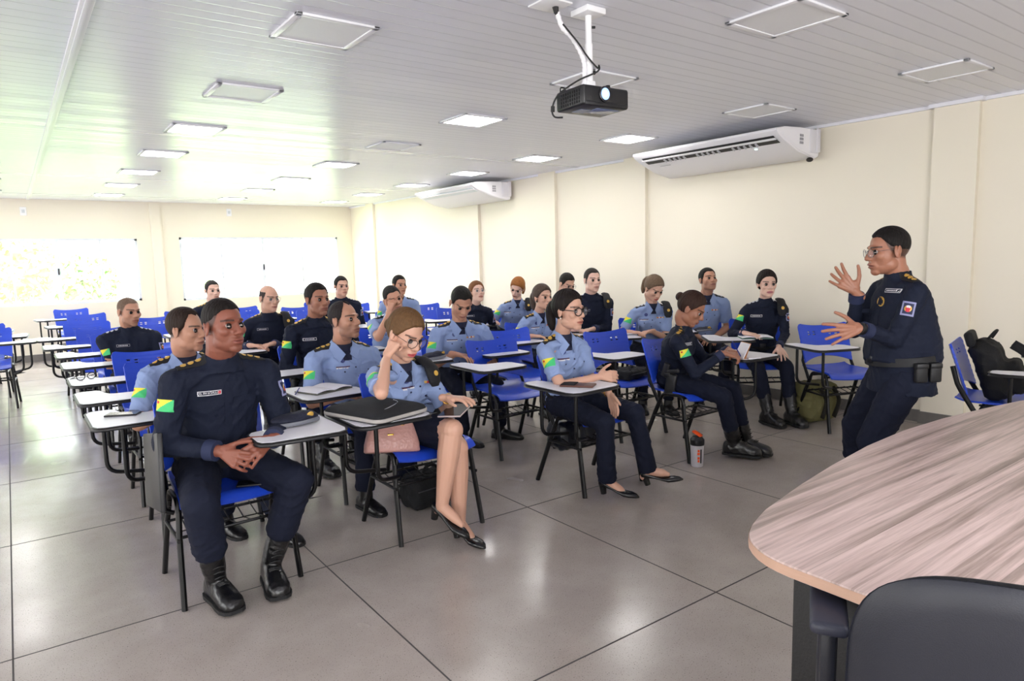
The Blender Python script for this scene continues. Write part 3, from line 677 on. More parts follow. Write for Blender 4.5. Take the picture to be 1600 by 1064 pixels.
M_GOLD = lambda: mat('gold_thread', '#D0A64C', .4, .3); M_SILV = lambda: mat('silver_thread', '#C9CCD4', .4, .3)
M_YEL = lambda: mat('patch_yellow', '#E8DC3C', .6); M_GRN = lambda: mat('patch_green', '#3FBF74', .6); M_RED = lambda: mat('patch_red', '#C8283A', .5)
M_BLACKP = lambda: mat('epaulette_black', '#0C0D12', .7); M_WH = lambda: mat('patch_white', '#D8D8DC', .6); M_DP = lambda: mat('patch_dark_blue', '#1C2246', .6)
def hairmat(c): return mat('hair_' + c.lstrip('#'), c, .6, bump=(90, .8, (1, 1, .12)), spec=.2, var=(70, .35))
class Surf:
    def __init__(s, me): 
        v = [tuple(x.co) for x in me.vertices]; s.b = BVHTree.FromPolygons(v, [tuple(p.vertices) for p in me.polygons])
    def decal(s, mb, o, d, up, w, h, t, nx=6, ny=4, mfn=None, m=0, off=.0005, shape=None):
        """slab lying on the surface. o: origin outside, d: direction towards the surface"""
        d = unit(V3(*d)); up = unit(V3(*up) - d * (V3(*up) @ d)); rt = np.cross(d, up); o = V3(*o)
        hc = s.b.ray_cast(Vector(o), Vector(d)); base = np.array(hc[0]) if hc[0] is not None else o + d * .1
        def fn(u, v):
            uu, vv = (u - .5), (v - .5)
            if shape == 'round':
                a = max(abs(uu), abs(vv)) * 2; l = math.hypot(uu, vv) + 1e-9; k = a / 2 / l; uu, vv = uu * k, vv * k
            q = base + rt * uu * w + up * vv * h - d * .06; r = s.b.ray_cast(Vector(q), Vector(d), .16)
            p = np.array(r[0]) if r[0] is not None else base + rt * uu * w + up * vv * h
            return p - d * (t / 2 + off)
        mb.grid(fn, nx, ny, t, m=m, mfn=mfn); return base, rt, up, d
def head_to(v, H, R): return (v - H) @ R            # R columns = head axes
def build_person(sp):
    near = sp.get('near', False); vox = sp.get('vox', .0032 if near else .0048); fem = sp.get('sex') == 'f'
    x0, y0 = sp['pos']; yaw = math.radians(sp.get('yaw', 0)); ROOT = rz3(yaw); 
    t = thing('person', sp['label'], 'person', (x0, y0, 0), yaw)
    def loc(p): return ROOT.T @ (V3(*p) - V3(x0, y0, 0))
    def ldir(d): return ROOT.T @ V3(*d)
    H = loc(sp['head']); psi = math.radians(sp['hyaw']) - yaw; pit = math.radians(sp.get('pitch', 0)); rol = math.radians(sp.get('roll', 0))
    RH = rz3(psi) @ rx3(pit) @ ry3(rol)      # local head axes: x left, -y forward ; positive pitch looks down
    hs = sp.get('hs', 1.0)
    hp = lambda x, y, z: H + RH @ (V3(x, y, z) * hs)
    T = H + V3(0, .045, -(.147 if fem else .148) * hs) + .5 * (RH @ V3(0, .02, 0)) + V3(*sp.get('tshift', (0, 0, 0)))
    stand = sp.get('stand', False); Pz = sp.get('pelvis', (0, .07, .545)); P = V3(*Pz); tw = math.radians(sp.get('twist', 0)); bw = sp.get('bulk', 1.0) * (.90 if fem else 1)
    Xb = V3(math.cos(tw), math.sin(tw), 0); Yb = V3(-math.sin(tw), math.cos(tw), 0)
    lean = unit(T - P); fw_def = 1.02 if fem else 1.10; sh_w = (.150 if fem else .172) * sp.get('shw', 1.0)
    S = {s: T + Xb * s * sh_w + V3(0, 0, -.068) + Yb * .012 + V3(0, 0, sp.get('shz', {}).get(s, 0)) for s in (-1, 1)}
    skin = skin_mat('skin_' + sp['skin'], SKINS[sp['skin']])
    outfit = sp['outfit']; female_skirt = sp.get('skirt', False)
    # --- arms
    al1, al2 = (.255, .235) if fem else (.27, .245); al1 *= sp.get('arm', 1); al2 *= sp.get('arm', 1)
    arms = {}
    for s, key in ((-1, 'R'), (1, 'L')):
        a = sp.get(key, 'lap'); ab = (-1 if s < 0 else 1)
        if a == 'lap': a = dict(w=(s * .07, -.16, .615), d=(-s * .7, -.6, -.15), n=(0, .2, -1), local=1)
        elif a == 'tab': a = dict(w=(s * .10 - .12, -.24, .735), d=(-s * .8, -.5, -.05), n=(0, 0, -1), local=1)
        elif a == 'thigh': a = dict(w=(s * .13, -.22, .63), d=(0, -1, -.25), n=(0, 0, -1), local=1)
        elif a == 'folded': a = dict(w=(-s * .09, -.16, T[2] - .30 + (.03 if s > 0 else 0)), d=(-s * 1, -.05, .12), n=(0, 1, 0), local=1, pole=(s * 1, .1, -.5))
        if a.get('local'): w = V3(*a['w']); d = V3(*a['d']); n_ = V3(*a['n']); pole = V3(*a.get('pole', (s * .55, .5, -.8)))
        else: w = loc(a['w']); d = ldir(a['d']); n_ = ldir(a['n']); pole = ldir(a['pole']) if 'pole' in a else V3(s * .55, .5, -.8)
        E, w = ik(S[s], w, al1, al2, pole); arms[s] = (E, w, d, n_, a)
    # --- legs
    hipw = .085; L1, L2 = (.40, .385); L1 *= sp.get('leg', 1); L2 *= sp.get('leg', 1)
    legs = {}
    for s, key in ((-1, 'RF'), (1, 'LF')):
        f = sp.get(key) or dict(w=(s * .11, -.30 - .03 * s, .09), d=(s * .15, -1, 0), local=1)
        a_ = V3(*f['w']) if f.get('local') else loc(f['w']); fd = V3(*f['d']) if f.get('local') else ldir(f['d'])
        hp_ = P + Xb * s * hipw + V3(0, -.02, -.02); pole = V3(*f['pole']) if f.get('local') and 'pole' in f else (ldir(f['pole']) if 'pole' in f else V3(s * .15, -1, .6))
        K, a_ = ik(hp_, a_, L1, L2, pole); legs[s] = (hp_, K, a_, unit(fd), f)
    # ---------- body (one continuous surface)
    b = MB(); fw = sp.get('face_w', fw_def)
    def E_(c, r, rot=None): b.ell(hp(*c), V3(*r) * hs, RH if rot is None else RH @ rot, nu=28, nv=18)
    E_((0, .018, .028), (.072, .091, .086)); E_((0, -.022, -.018), (.060 * fw, .060, .082)); E_((0, -.024, -.066), (.049 * fw, .050, .044)); E_((0, -.059, -.092), (.029, .021, .021)); E_((0, -.005, -.080), (.044 * fw, .050, .030)); E_((0, -.060, -.062), (.037, .024, .034))
    for s in (-1, 1):
        E_((s * .037, -.048, -.018), (.024 * fw, .026, .026)); E_((s * .040 * fw, -.005, -.062), (.018, .035, .030))
        E_((s * .071 * fw, .014, -.006), (.007, .019, .031), ry3(-s * .18) @ rz3(s * .35)); E_((s * .077 * fw, .022, .004), (.004, .013, .022), rz3(s * .5))
    E_((0, -.066, .024), (.046, .018, .014))
    b.cap(hp(0, -.076, .010), hp(0, -.094, -.024), .0095 * hs, .0135 * hs, n=12)
    for s in (-1, 1): E_((s * .0135, -.085, -.029), (.0095, .011, .009))
    E_((0, -.082, -.0555), (.025, .0115, .0075)); E_((0, -.079, -.0685), (.021, .0115, .0075)); E_((0, -.070, -.055), (.034, .016, .022))
    nr = (.046 if fem else .056) * sp.get('neck', 1)
    nb = T + V3(0, .01, -.03); b.tube(smoothpath([hp(0, .030, -.03), hp(0, .034, -.085), T + V3(0, .008, .02), nb], 4), [nr * 1.0] * 9 + [nr * 1.02] * 3 + [nr * 1.05], 20)
    b.tube([nb + V3(0, 0, .02), T + V3(0, .02, -.07), P + (T - P) * .5 + V3(0, .02, 0), P], [(nr * 1.0, nr * .9), (.075 * bw, .045), (.075 * bw, .05), (.09 * bw, .07)], 20, ref=tuple(-Yb))
    for s in (-1, 1):
        E, w, d, n_, a = arms[s]; k = (.84 if fem else 1.0) * sp.get('armr', 1)
        b.cap(T + Xb * s * .04 + V3(0, .01, -.08), S[s] + V3(0, 0, -.02), .03 * k, .034 * k); b.cap(S[s] + V3(0, 0, -.02), S[s] * .5 + E * .5, .034 * k, .044 * k); b.cap(S[s] * .5 + E * .5, E, .044 * k, .038 * k)
        b.cap(E, E + (w - E) * .35, .038 * k, .037 * k); b.cap(E + (w - E) * .3, w, .037 * k, .0235 * k)
        hand(b, w, d, n_, -s, a.get('spread', .15), a.get('curl', (.3, .4, .3)), (.92 if fem else 1.0) * a.get('hs', 1), a.get('thumb', .5))
        hp_, K, a_, fd, f = legs[s]
        if female_skirt or sp.get('heels'):
            q_ = 1.0 if female_skirt else .66
            b.cap(hp_, K, .082 * q_, .060 * q_); b.cap(K, K + (a_ - K) * .3, .057 * q_, .057 * q_); b.cap(K + (a_ - K) * .3, a_, .057 * q_, .031)
            dn = unit(unit(a_ - K) * .2 + V3(0, 0, -1)); fdn = f.get('fp'); fdn = unit(ldir(fdn)) if fdn else unit(fd + V3(0, 0, -.35))
            b.cap(a_, a_ + fdn * .085 + V3(0, 0, -.022), .030, .025); b.cap(a_ + fdn * .085 + V3(0, 0, -.022), a_ + fdn * .12 + V3(0, 0, -.036), .025, .014); b.cap(a_, a_ - fdn * .03 + V3(0, 0, -.03), .03, .024)
        else:
            b.cap(hp_, K, .055, .045); b.cap(K, a_, .044, .034)
    me = remesh(b, vox, 5 if near else 2, .5); v = getv(me); h = head_to(v, H, RH) / hs
    inh = (np.abs(h[:, 0]) < .12) & (h[:, 2] > -.14) & (h[:, 2] < .15) & (np.abs(h[:, 1]) < .14)
    def stroke(c, r, disp):
        w_ = np.exp(-(((h - np.array(c)) / np.array(r)) ** 2).sum(1)) * inh; v[:] = v + (RH @ (np.array(disp) * hs))[None, :] * w_[:, None]
    for s in (-1, 1):
        stroke((s * .031, -.080, .004), (.018, .02, .012), (0, .012, 0)); stroke((s * .008, -.100, -.036), (.004, .008, .004), (0, .004, .002))
        stroke((s * .045, -.06, -.045), (.018, .02, .016), (0, .003, 0)); stroke((s * .019, -.085, .0), (.007, .01, .012), (0, .004, 0))
    stroke((0, -.092, -.0620), (.024, .014, .0026), (0, .0055, 0)); stroke((0, -.085, -.082), (.02, .015, .006), (0, .003, 0)); stroke((0, -.095, -.044), (.004, .01, .008), (0, .0015, 0))
    setv(me, v)
    # tint attribute (lips, brows, beard)
    col = np.zeros((len(v), 4), np.float32); g = lambda c, r: np.exp(-(((h - np.array(c)) / np.array(r)) ** 2).sum(1)) * inh
    def put(wt, c, amt):
        c = np.array(lin(c)[:3]); a = np.clip(wt * amt, 0, 1); old = col[:, 3].copy(); na = a + old * (1 - a); k = np.where(na > 1e-5, a / np.maximum(na, 1e-5), 0)
        col[:, :3] = col[:, :3] * (1 - k)[:, None] + c[None] * k[:, None]; col[:, 3] = na
    front = h[:, 1] < -.03
    lipz = np.clip(1 - np.abs(h[:, 2] + .062) / (.0135 * np.clip(1 - (h[:, 0] / .028) ** 2, 0, 1) ** .5 + 1e-5), 0, 1) * (np.abs(h[:, 0]) < .027) * (h[:, 1] < -.05) * inh
    if sp.get('beard') : put(((h[:, 2] < -.028) & (h[:, 2] > -.125) & (h[:, 1] < .01) & inh).astype(float) * np.clip((-.028 - h[:, 2]) / .02, 0, 1), '#4A3A34', sp['beard'])
    put(np.clip(lipz * 2.5, 0, 1), sp.get('lips', '#A5584C' if sp['skin'] in ('light', 'fair') else '#8A4A44'), .8 if fem else .6)
    put(g((0, -.09, -.0622), (.022, .03, .0022)), '#3A1512', .75)
    bc = sp.get('brow', '#2A1C16')
    for s in (-1, 1):
        arch = .0270 - .0014 * ((np.abs(h[:, 0]) - .034) / .018) ** 2
        put(np.clip(1.3 - np.abs(h[:, 2] - arch) / .0045, 0, 1) * ((h[:, 0] * s > .013) & (h[:, 0] * s < .053)) * front * inh, bc, .97)
        put(g((s * .036, -.074, -.013), (.012, .02, .005)), '#7A4A3C', .18)
    at = me.attributes.new('tint', 'FLOAT_COLOR', 'POINT'); at.data.foreach_set('color', col.ravel())
    me_body = me; body = link('body', me, skin, t, True, 180)
    # ---------- eyes
    for s in (-1, 1):
        c = V3(s * .0305, -.0635, .0035); R = .0118; gz = rz3(math.radians(sp.get('gaze', (0, 0))[0])) @ rx3(math.radians(sp.get('gaze', (0, 0))[1])); down = sp.get('lids', .0)
        b = MB(); b.ell((0, 0, 0), (R, R, R), nu=24, nv=24)
        # orient pole (z) forward
        Mx = rx3(PI / 2); V_ = np.array(b.v) @ Mx.T; fs = b.f
        mi = []
        for f in fs:
            cc = V_[list(f)].mean(0); a = math.acos(max(-1, min(1, -cc[1] / np.linalg.norm(cc)))); mi.append(2 if a < .22 else (1 if a < .50 else 0))
        b.v = [tuple(hp(*(c + gz @ p))) for p in V_]; b.mi = mi
        b.build('eye', [mat('eye_white', '#B4A8A2', .3), mat('iris_brown', '#3A2216', .15), mat('pupil_black', '#050505', .1)], t, ang=180)
        b = MB()
        def lid(u, v_, up=True):
            az = (u - .5) * 2.5; lo = (.22 - down * .52) if up else -.30; hi = 1.35 if up else -1.35; el = lo + (hi - lo) * v_
            el = el - (.22 * (az / 1.25) ** 2 if up else -.16 * (az / 1.25) ** 2); r = R * 1.10
            return hp(*(c + V3(r * math.cos(el) * math.sin(az), -r * math.cos(el) * math.cos(az), r * math.sin(el))))
        b.grid(lambda u, v_: lid(u, v_, True), 14, 6, .0014 * hs, m=0); b.grid(lambda u, v_: lid(u, v_, False), 14, 5, .0014 * hs, m=0)
        b.grid(lambda u, v_: lid(u, -.05 + .06 * v_, True) + RH @ V3(0, -.0008, 0), 14, 1, .0012, m=1)
        b.build('eyelids', [skin, mat('lash_dark', '#20130F', .6)], t, ang=180)
    # ---------- hair
    hst = sp.get('hair', 'short'); hc = sp.get('hairc', '#1B1512'); th = sp.get('hairt', .008 if not fem else .012)
    if hst != 'none':
        fz = sp.get('front', .072); temple = sp.get('temple', .045)
        A = [0, 28, 50, 66, 80, 92, 105, 180] if fem else [0, 25, 45, 60, 70, 82, 105, 180]
        if fem: Z = [fz, fz - .004, .052, .028, .004, .0, -.035, -.058]
        else: Z = [fz, fz + .003, fz - .002, .052, .022, -.002, -.030, -.056]
        if sp.get('recede'):
            Z[1] += .012 * sp['recede']; Z[2] += .018 * sp['recede']; Z[3] += .008 * sp['recede']
        Zp = list(Z)
        fade = sp.get('fade', not fem)
        if fade: Z = [Z[0], Z[1], Z[2], Z[3] + .002, Z[4] + .004, Z[5] + .010, Z[6] + .020, Z[7] + .022]
        if sp.get('raise_'): Z = Z[:4] + [z_ + sp['raise_'] for z_ in Z[4:]]
        b = MB(); nu, nv = (96, 56) if near else (56, 36); cc = V3(0, .018, .028); rad = V3(.072, .091, .086); vs = []; fs = []
        bald = sp.get('bald', 0)
        for i in range(nv + 1):
            ph = PI * i / nv
            for j in range(nu):
                az = 2 * PI * j / nu; d = V3(math.sin(ph) * math.sin(az), -math.sin(ph) * math.cos(az), math.cos(ph)); p = cc + d * rad
                a = abs(math.degrees(math.atan2(p[0], -(p[1] - .0)))); zb = np.interp(a, A, Z); z = p[2]
                k = np.clip((z - zb) / (.012 if (not fade or a < 62) else .030) + .5, 0, 1); k = k * k * (3 - 2 * k); tt = (-.010 if (not fade or a < 62) else -.003) + (th + (.010 if (not fade or a < 62) else .003)) * k
                if fem or th > .012: tt += .0015 * math.sin(az * 23) * k
                if fade: tt = -.003 + (tt + .003) * (.35 + .65 * np.clip((z + .01) / .07, 0, 1)) if tt > -.003 else tt
                top = np.clip((z - .06) / .05, 0, 1); tt += sp.get('topt', .004) * top * k
                if bald:
                    kb = np.clip((z - (.055 if bald < 2 else .07)) / .02, 0, 1) * np.clip((.075 - p[1]) / .03 if bald < 2 else 1, 0, 1); tt = tt * (1 - kb) - .01 * kb
                if z < -.03: tt = tt - .004 * np.clip((-.03 - z) / .03, 0, 1)
                vs.append(hp(*(p + d * tt)))
        for i in range(nv):
            for j in range(nu): a = i * nu + j; b_ = i * nu + (j + 1) % nu; fs.append((a, b_, b_ + nu, a + nu))
        b.add(vs, fs)
        if hst == 'bun': b.ell(hp(0, .118, sp.get('bunz', .03)), V3(.034, .028, .032) * hs * sp.get('buns', 1), RH, 24, 16)
        if hst == 'pony':
            pts = [(0, .095, .03), (0, .128, .025), (0, .142, -.02), (.0, .135, -.08), (0, .122, -.13)]; rs = np.interp(np.linspace(0, 1, 25), [0, .15, .45, .8, 1], [.018, .026, .032, .026, .008]) * sp.get('ponyr', 1)
            b.tube([hp(*p) for p in smoothpath(pts, 6)], list(rs), 16)
        if hst == 'loose':
            for s in (-1, 0, 1): b.tube([hp(*p) for p in smoothpath([(s * .045, .075, .04), (s * .06, .095, -.02), (s * .062, .09, -.09), (s * .055, .07, -.13)], 5)], [.03, .034, .036, .037, .037, .037, .036, .035, .035, .034, .033, .03, .026, .022, .018, .012], 12)
        if hst == 'bob':
            for s in (-1, 1): b.tube([hp(*p) for p in smoothpath([(s * .06, .03, .03), (s * .072, .035, -.02), (s * .066, .04, -.085)], 6)], list(np.linspace(.026, .012, 13)), 12)
            b.tube([hp(*p) for p in smoothpath([(0, .09, .02), (0, .095, -.06), (0, .07, -.10)], 6)], list(np.linspace(.05, .03, 13)), 14)
        b.build('hair', hairmat(hc), t, ang=180)
        if fade:
            hb_ = head_to(getv(me_body), H, RH) / hs; az_ = np.abs(np.degrees(np.arctan2(hb_[:, 0], -hb_[:, 1]))); zb_ = np.interp(az_, A, Zp); w_ = np.clip((hb_[:, 2] - zb_) / .016 + .2, 0, 1); w_ *= ((np.abs(hb_[:, 0]) < .0735 + .004 * (hb_[:, 1] > .035)) | (hb_[:, 2] > .03)) & (hb_[:, 2] > -.07) & (hb_[:, 2] < .16) & (np.abs(hb_[:, 1] ) < .13)
            if bald: w_ *= np.where((hb_[:, 2] > .05) , .12, 1)
            al = w_ * sp.get('fadea', .93); c_ = np.array(lin(hc)[:3]) * 1.15 + .003; na = al + col[:, 3] * (1 - al); k_ = np.where(na > 1e-5, al / np.maximum(na, 1e-5), 0)
            col[:, :3] = col[:, :3] * (1 - k_)[:, None] + c_[None] * k_[:, None]; col[:, 3] = na; at_ = me_body.attributes['tint']; at_.data.foreach_set('color', col.astype(np.float32).ravel())
    # ---------- glasses
    if sp.get('glasses'):
        gc, gr, gs = sp['glasses']; b = MB(); gm = mat('spectacle_frame_' + gc.lstrip('#'), gc, .3, .3 if gr < .0015 else 0)
        for s in (-1, 1):
            ring = [hp(s * .033 + gs * 1.08 * math.cos(a), -.094 + .010 * abs((s * .033 + gs * math.cos(a)) / .06) ** 2, .000 + gs * .88 * math.sin(a)) for a in np.linspace(0, 2 * PI, 29)]
            b.tube(ring, gr, 8, caps=False); b.tube([hp(s * .068, -.082, .008), hp(s * .080, -.03, .010), hp(s * .080, .012, .008), hp(s * .079, .028, -.008)], gr * .9, 6)
        b.tube([hp(-.012, -.097, .004), hp(0, -.1, .008), hp(.012, -.097, .004)], gr, 6); gl = b.build('glasses', gm, t, ang=180)
        for s in (-1, 1):
            b = MB(); c = [hp(s * .033 + gs * 1.05 * math.cos(a), -.0935 + .010 * abs((s * .033 + gs * math.cos(a)) / .06) ** 2, gs * .86 * math.sin(a)) for a in np.linspace(0, 2 * PI, 24, endpoint=False)]
            b.add(c, [tuple(range(24))]); b.build('lens', mat('spectacle_glass', '#FFFFFF', .03, alpha=.12), gl, smooth=False, fix=False)
    # ---------- upper garment
    long = outfit == 'navy'; svox = .006 if near else .009
    b = MB(); mid = P + (T - P) * .5 + Yb * sp.get('slouch', .03); n1 = 9; bel = sp.get('belly', 0)
    ts = [0, .12, .30, .50, .68, .82, .93, 1.0]
    ws = [(.158, .118), (.155, .118 + bel), (.143 + bel * .5, .112 + bel), (.150 + bel * .2, .112 + bel * .5), (.163, .115), (.160, .100), (.115, .082), (.062, .06)]
    if fem: ws = [(.165, .115), (.155, .108), (.125, .095), (.135, .105), (.155, .118), (.150, .095), (.105, .078), (.055, .055)]
    rings = []
    for u, (wx, wy) in zip(ts, ws):
        c = (1 - u) ** 2 * P + 2 * u * (1 - u) * mid + u * u * (T + V3(0, .012, -.012)); zz = unit(2 * (1 - u) * (mid - P) + 2 * u * (T - mid)); yy = unit(Yb - zz * (Yb @ zz)); xx = np.cross(yy, zz)
        rr = []
        for q in range(28):
            a = 2 * PI * q / 28; ca, sa = math.cos(a), math.sin(a); e = .85
            rr.append(c + xx * wx * bw * math.copysign(abs(ca) ** e, ca) + yy * wy * bw * math.copysign(abs(sa) ** e, sa))
        rings.append(rr)
    b.loft(rings)
    if stand: b.tube([P + V3(0, 0, .06), P + V3(0, 0, -.11)], [(.16 * bw, .125 * bw), (.175 * bw, .14 * bw)], 28, ref=tuple(-Yb))
    sr = (.86 if fem else 1.0) * sp.get('armr', 1)
    for s in (-1, 1):
        E, w, d, n_, a = arms[s]
        b.cap(T + Xb * s * .035 + V3(0, .012, -.045), S[s] + V3(0, 0, -.012), .045 * sr, .058 * sr); b.ell(T + Xb * s * .085 + V3(0, .012, -.05), (.075, .06, .035), None, 18, 12); b.cap(T + Xb * s * .015 + V3(0, .02, -.015), S[s] + V3(0, .005, .012), .038 * sr + .008 * (not fem), .036 * sr)
        b.ell(S[s] * .5 + (T + P) * .25 + V3(0, -.0, -.035), (.06, .085, .07), None, 16, 12)
        if long:
            b.cap(S[s] + V3(0, 0, -.012), E, .060 * sr, .050 * sr); b.cap(E, w - unit(w - E) * .03, .050 * sr, .036 * sr)
            wd = unit(w - E); b.tube([w - wd * .055, w - wd * .010], [.0385 * sr, .0385 * sr], 18)
        else:
            e2 = S[s] + (E - S[s]) * .78; b.tube([S[s] + V3(0, 0, -.0), S[s] + (E - S[s]) * .4, e2], [.060 * sr, .061 * sr, .063 * sr], 20)
    if long: b.tube([T + V3(0, .012, -.05), T + V3(0, .010, .0) , T + V3(0, .008, .030)], [(nr + .05, nr + .03), (nr + .014, nr + .014), (nr + .011, nr + .011)], 24, ref=tuple(-Yb))
    me = remesh(b, svox, 4 if near else 3, .5); wrinkle(me, (.012 if long else .015) if near else .011, sp.get('seed', 1), .62)
    gar = link('shirt' if not long else 'jacket', me, M_NAVY() if long else M_LB(), t, True, 180); sf = Surf(me)
    C_ = lambda u: (1 - u) ** 2 * P + 2 * u * (1 - u) * mid + u * u * T
    # sleeve patches : outer side, slightly towards the front
    sz = .062 if near else .062
    for s in (-1, 1):
        E = arms[s][0]; c = S[s] + (E - S[s]) * (.38 if long else .42); ax = unit(E - S[s]); out = unit(Xb * s * .75 - Yb * .66) if s < 0 else unit(Xb * s * .8 - Yb * .6); out = unit(out - ax * (out @ ax)); upv_ = unit(-ax * .5 + V3(0, 0, .5))
        if s < 0:
            def fl_(u, v_): return 0 if v_ > u else 1
            b = MB(); sf.decal(b, c + out * .12, -out, upv_, .074, .050, .0018, 12, 12, mfn=fl_); b.mi = [(1 if m_ == 0 else 0) for m_ in b.mi]
            fg = b.build('flag_patch', [M_GRN(), M_YEL()], t, fix=True)
            if near:
                b = MB(); d_ = -out; up_ = unit(upv_); rt_ = np.cross(unit(d_), up_); sf.decal(b, c + out * .12 - rt_ * .026 + up_ * .013, d_, -ax, .012, .012, .0012, 3, 3, off=.0022, shape='round'); b.build('star', M_RED(), fg)
        elif long:
            b = MB(); sf.decal(b, c + out * .12, -out, upv_, .060, .072, .0018, 8, 8, mfn=lambda u, v_: 0 if (abs(u - .5) > .42 or abs(v_ - .5) > .42) else 1); cr = b.build('crest_patch', [mat('crest_border', '#8E90B8', .6), M_DP()], t)
            b = MB(); sf.decal(b, c + out * .12, -out, upv_, .034, .034, .0014, 6, 6, off=.002, shape='round', mfn=lambda u, v_: 0 if abs(u - .5) > .26 else (1 if v_ < .7 else 2)); b.build('emblem', [M_GOLD(), M_RED(), M_WH()], cr)
    # epaulettes
    gold = sp.get('rank', 'gold'); 
    for s in (-1, 1):
        c = T + Xb * s * (sh_w * .66) + V3(0, .010, .1); b = MB()
        ax = unit(S[s] - T); sf.decal(b, c, (0, 0, -1), ax, .050, .115, .003, 4, 8); ep = b.build('epaulette', M_BLACKP() if not long or gold == 'gold' else M_NAVY(), t)
        b = MB()
        for k in (-1, 0, 1):
            sf.decal(b, c + Xb * s * k * .031, (0, 0, -1), ax, .024, .024, .002, 4, 4, off=.0035, shape='round')
        b.build('rank_stars', M_GOLD() if gold == 'gold' else M_SILV(), ep)
    # front of the chest
    u1 = .72
    def chest(x, u, zoff=0): return C_(u) + Xb * x - Yb * ((.165 if not stand else .135) + bel) + V3(0, 0, zoff)
    fdn = Yb
    if long:
        if stand:
            b = MB(); sf.decal(b, T + Xb * .10 - Yb * (.15 + bel) + V3(0, 0, -.13), unit(Yb * .8 - Xb * .6), (0, 0, 1), .052, .052, .002, 8, 8, shape='round', mfn=lambda u, v_: 0 if math.hypot(u - .5, v_ - .5) > .40 else 1); b.build('round_badge', [M_GOLD(), M_BLACKP()], t)
        tx_ = -.075 if not stand else .075
        b = MB(); sf.decal(b, chest(tx_, u1 + (.14 if stand else 0)), fdn, (0, 0, 1), .092, .020, .0016, 8, 3, mfn=lambda u, v_: 0); nt_ = b.build('name_tag', mat('tag_grey', '#8D8E96', .6) if not near else M_WH(), t)
        b = MB(); ba, rt, up, dd = sf.decal(b, chest(tx_, u1 + (.14 if stand else 0)), fdn, (0, 0, 1), .086, .0145, .0014, 8, 3, off=.0012); b.build('tag_field', M_NAVY(), nt_)
        if sp.get('tagtext'):
            cu = bpy.data.curves.new('txt', 'FONT'); cu.body = sp['tagtext']; cu.size = .0135; cu.align_x = 'CENTER'; cu.align_y = 'CENTER'; cu.extrude = .0006
            o = bpy.data.objects.new('txt', cu); COL.objects.link(o); dg = bpy.context.evaluated_depsgraph_get(); dg.update(); tm = bpy.data.meshes.new_from_object(o.evaluated_get(dg)); bpy.data.objects.remove(o)
            vv = getv(tm); tm.materials.clear(); nv_ = []
            for p in vv:
                q = ba + rt * (p[0] * .80 - .006) + up * p[1] - dd * .05; r_ = sf.b.ray_cast(Vector(q), Vector(dd), .12); base = np.array(r_[0]) if r_[0] is not None else q + dd * .05
                nv_.append(base - dd * (.0040 + p[2]))
            setv(tm, np.array(nv_)); link('tag_lettering', tm, M_WH(), nt_, False)
            b = MB(); q = ba + rt * .037 - dd * .12; sf.decal(b, q, dd, (0, 0, 1), .012, .012, .0014, 2, 2, off=.0024); b.build('tag_blood_type', M_RED(), nt_)
        elif True:
            b = MB()
            for k in range(6): sf.decal(b, chest(tx_ - .03 + .011 * k, u1 + (.14 if stand else 0)), fdn, (0, 0, 1), .006 + .002 * (k % 2), .006, .0012, 1, 1, off=.0026)
            b.build('tag_lettering', M_WH(), nt_)
        for x in (-.075, .075):
            b = MB(); sf.decal(b, chest(x, u1 - .10, .0), fdn, (0, 0, 1), .105, .030, .0022, 8, 3); b.build('pocket_flap', M_NAVY(), t)
        b = MB(); sf.decal(b, chest(0, .45), fdn, (0, 0, 1), .032, .34, .002, 3, 20); b.build('placket', M_NAVY(), t)
        for s in (-1, 1):
            E, w = arms[s][0], arms[s][1]; wd = unit(w - E); b = MB(); b.tube([w - wd * .050, w - wd * .005], [.0405 * sr, .0395 * sr], 20); b.build('cuff', mat('navy_cuff', '#1B2444', .8), t)
    else:
        def seg_collar():
            inner = [(.0, .050, .030), (.045, .036, .030), (.060, .0, .022), (.050, -.045, .002), (.014, -.088, -.055)]
            outer = [(.0, .072, -.012), (.066, .058, -.012), (.088, -.0, -.016), (.088, -.058, -.030), (.052, -.108, -.080)]
            return smoothpath(inner, 5), smoothpath(outer, 5)
        ki = nr / .056; b = MB()
        for s in (-1, 1):
            i_, o_ = seg_collar(); K_ = len(i_)
            def place(p, drop):
                q = T + Xb * s * p[0] * ki + Yb * (p[1] * ki + .008) + V3(0, 0, p[2]); 
                if drop:
                    r_ = sf.b.ray_cast(Vector(q - Yb * .12 + V3(0, 0, .10)), Vector(unit(Yb * .77 + V3(0, 0, -.64))), .3)
                    if r_[0] is not None and p[1] < -.03: q = np.array(r_[0]) + unit(-Yb * .8 + V3(0, 0, .5)) * .006
                return q
            def fn(u, v_):
                k = u * (K_ - 1); a = int(min(k, K_ - 2)); f = k - a; pi_ = i_[a] * (1 - f) + i_[a + 1] * f; po = o_[a] * (1 - f) + o_[a + 1] * f
                return place(pi_, False) * (1 - v_) + place(po, True) * v_
            b.grid(fn, 20, 4, .004)
        b.build('collar', M_LB(), t, ang=60)
        b = MB(); b.tube([T + V3(0, .010, -.03), T + V3(0, .006, .008)], [nr + .016, nr + .006], 22); 
        sf.decal(b, T - Yb * .2 + V3(0, 0, -.055), fdn, (0, 0, 1), .050, .075, .003, 8, 8, off=.001, shape=None); b.build('undershirt', mat('undershirt_navy', '#161A33', .85), t)
        b = MB(); sf.decal(b, chest(0, .42, -.01), fdn, (0, 0, 1), .030, .30, .002, 3, 20); b.build('placket', M_LB(), t)
        b = MB()
        for k in range(4): sf.decal(b, chest(0, .20 + k * .15), fdn, (0, 0, 1), .010, .010, .002, 3, 3, off=.0025, shape='round')
        b.build('buttons', M_DP(), t)
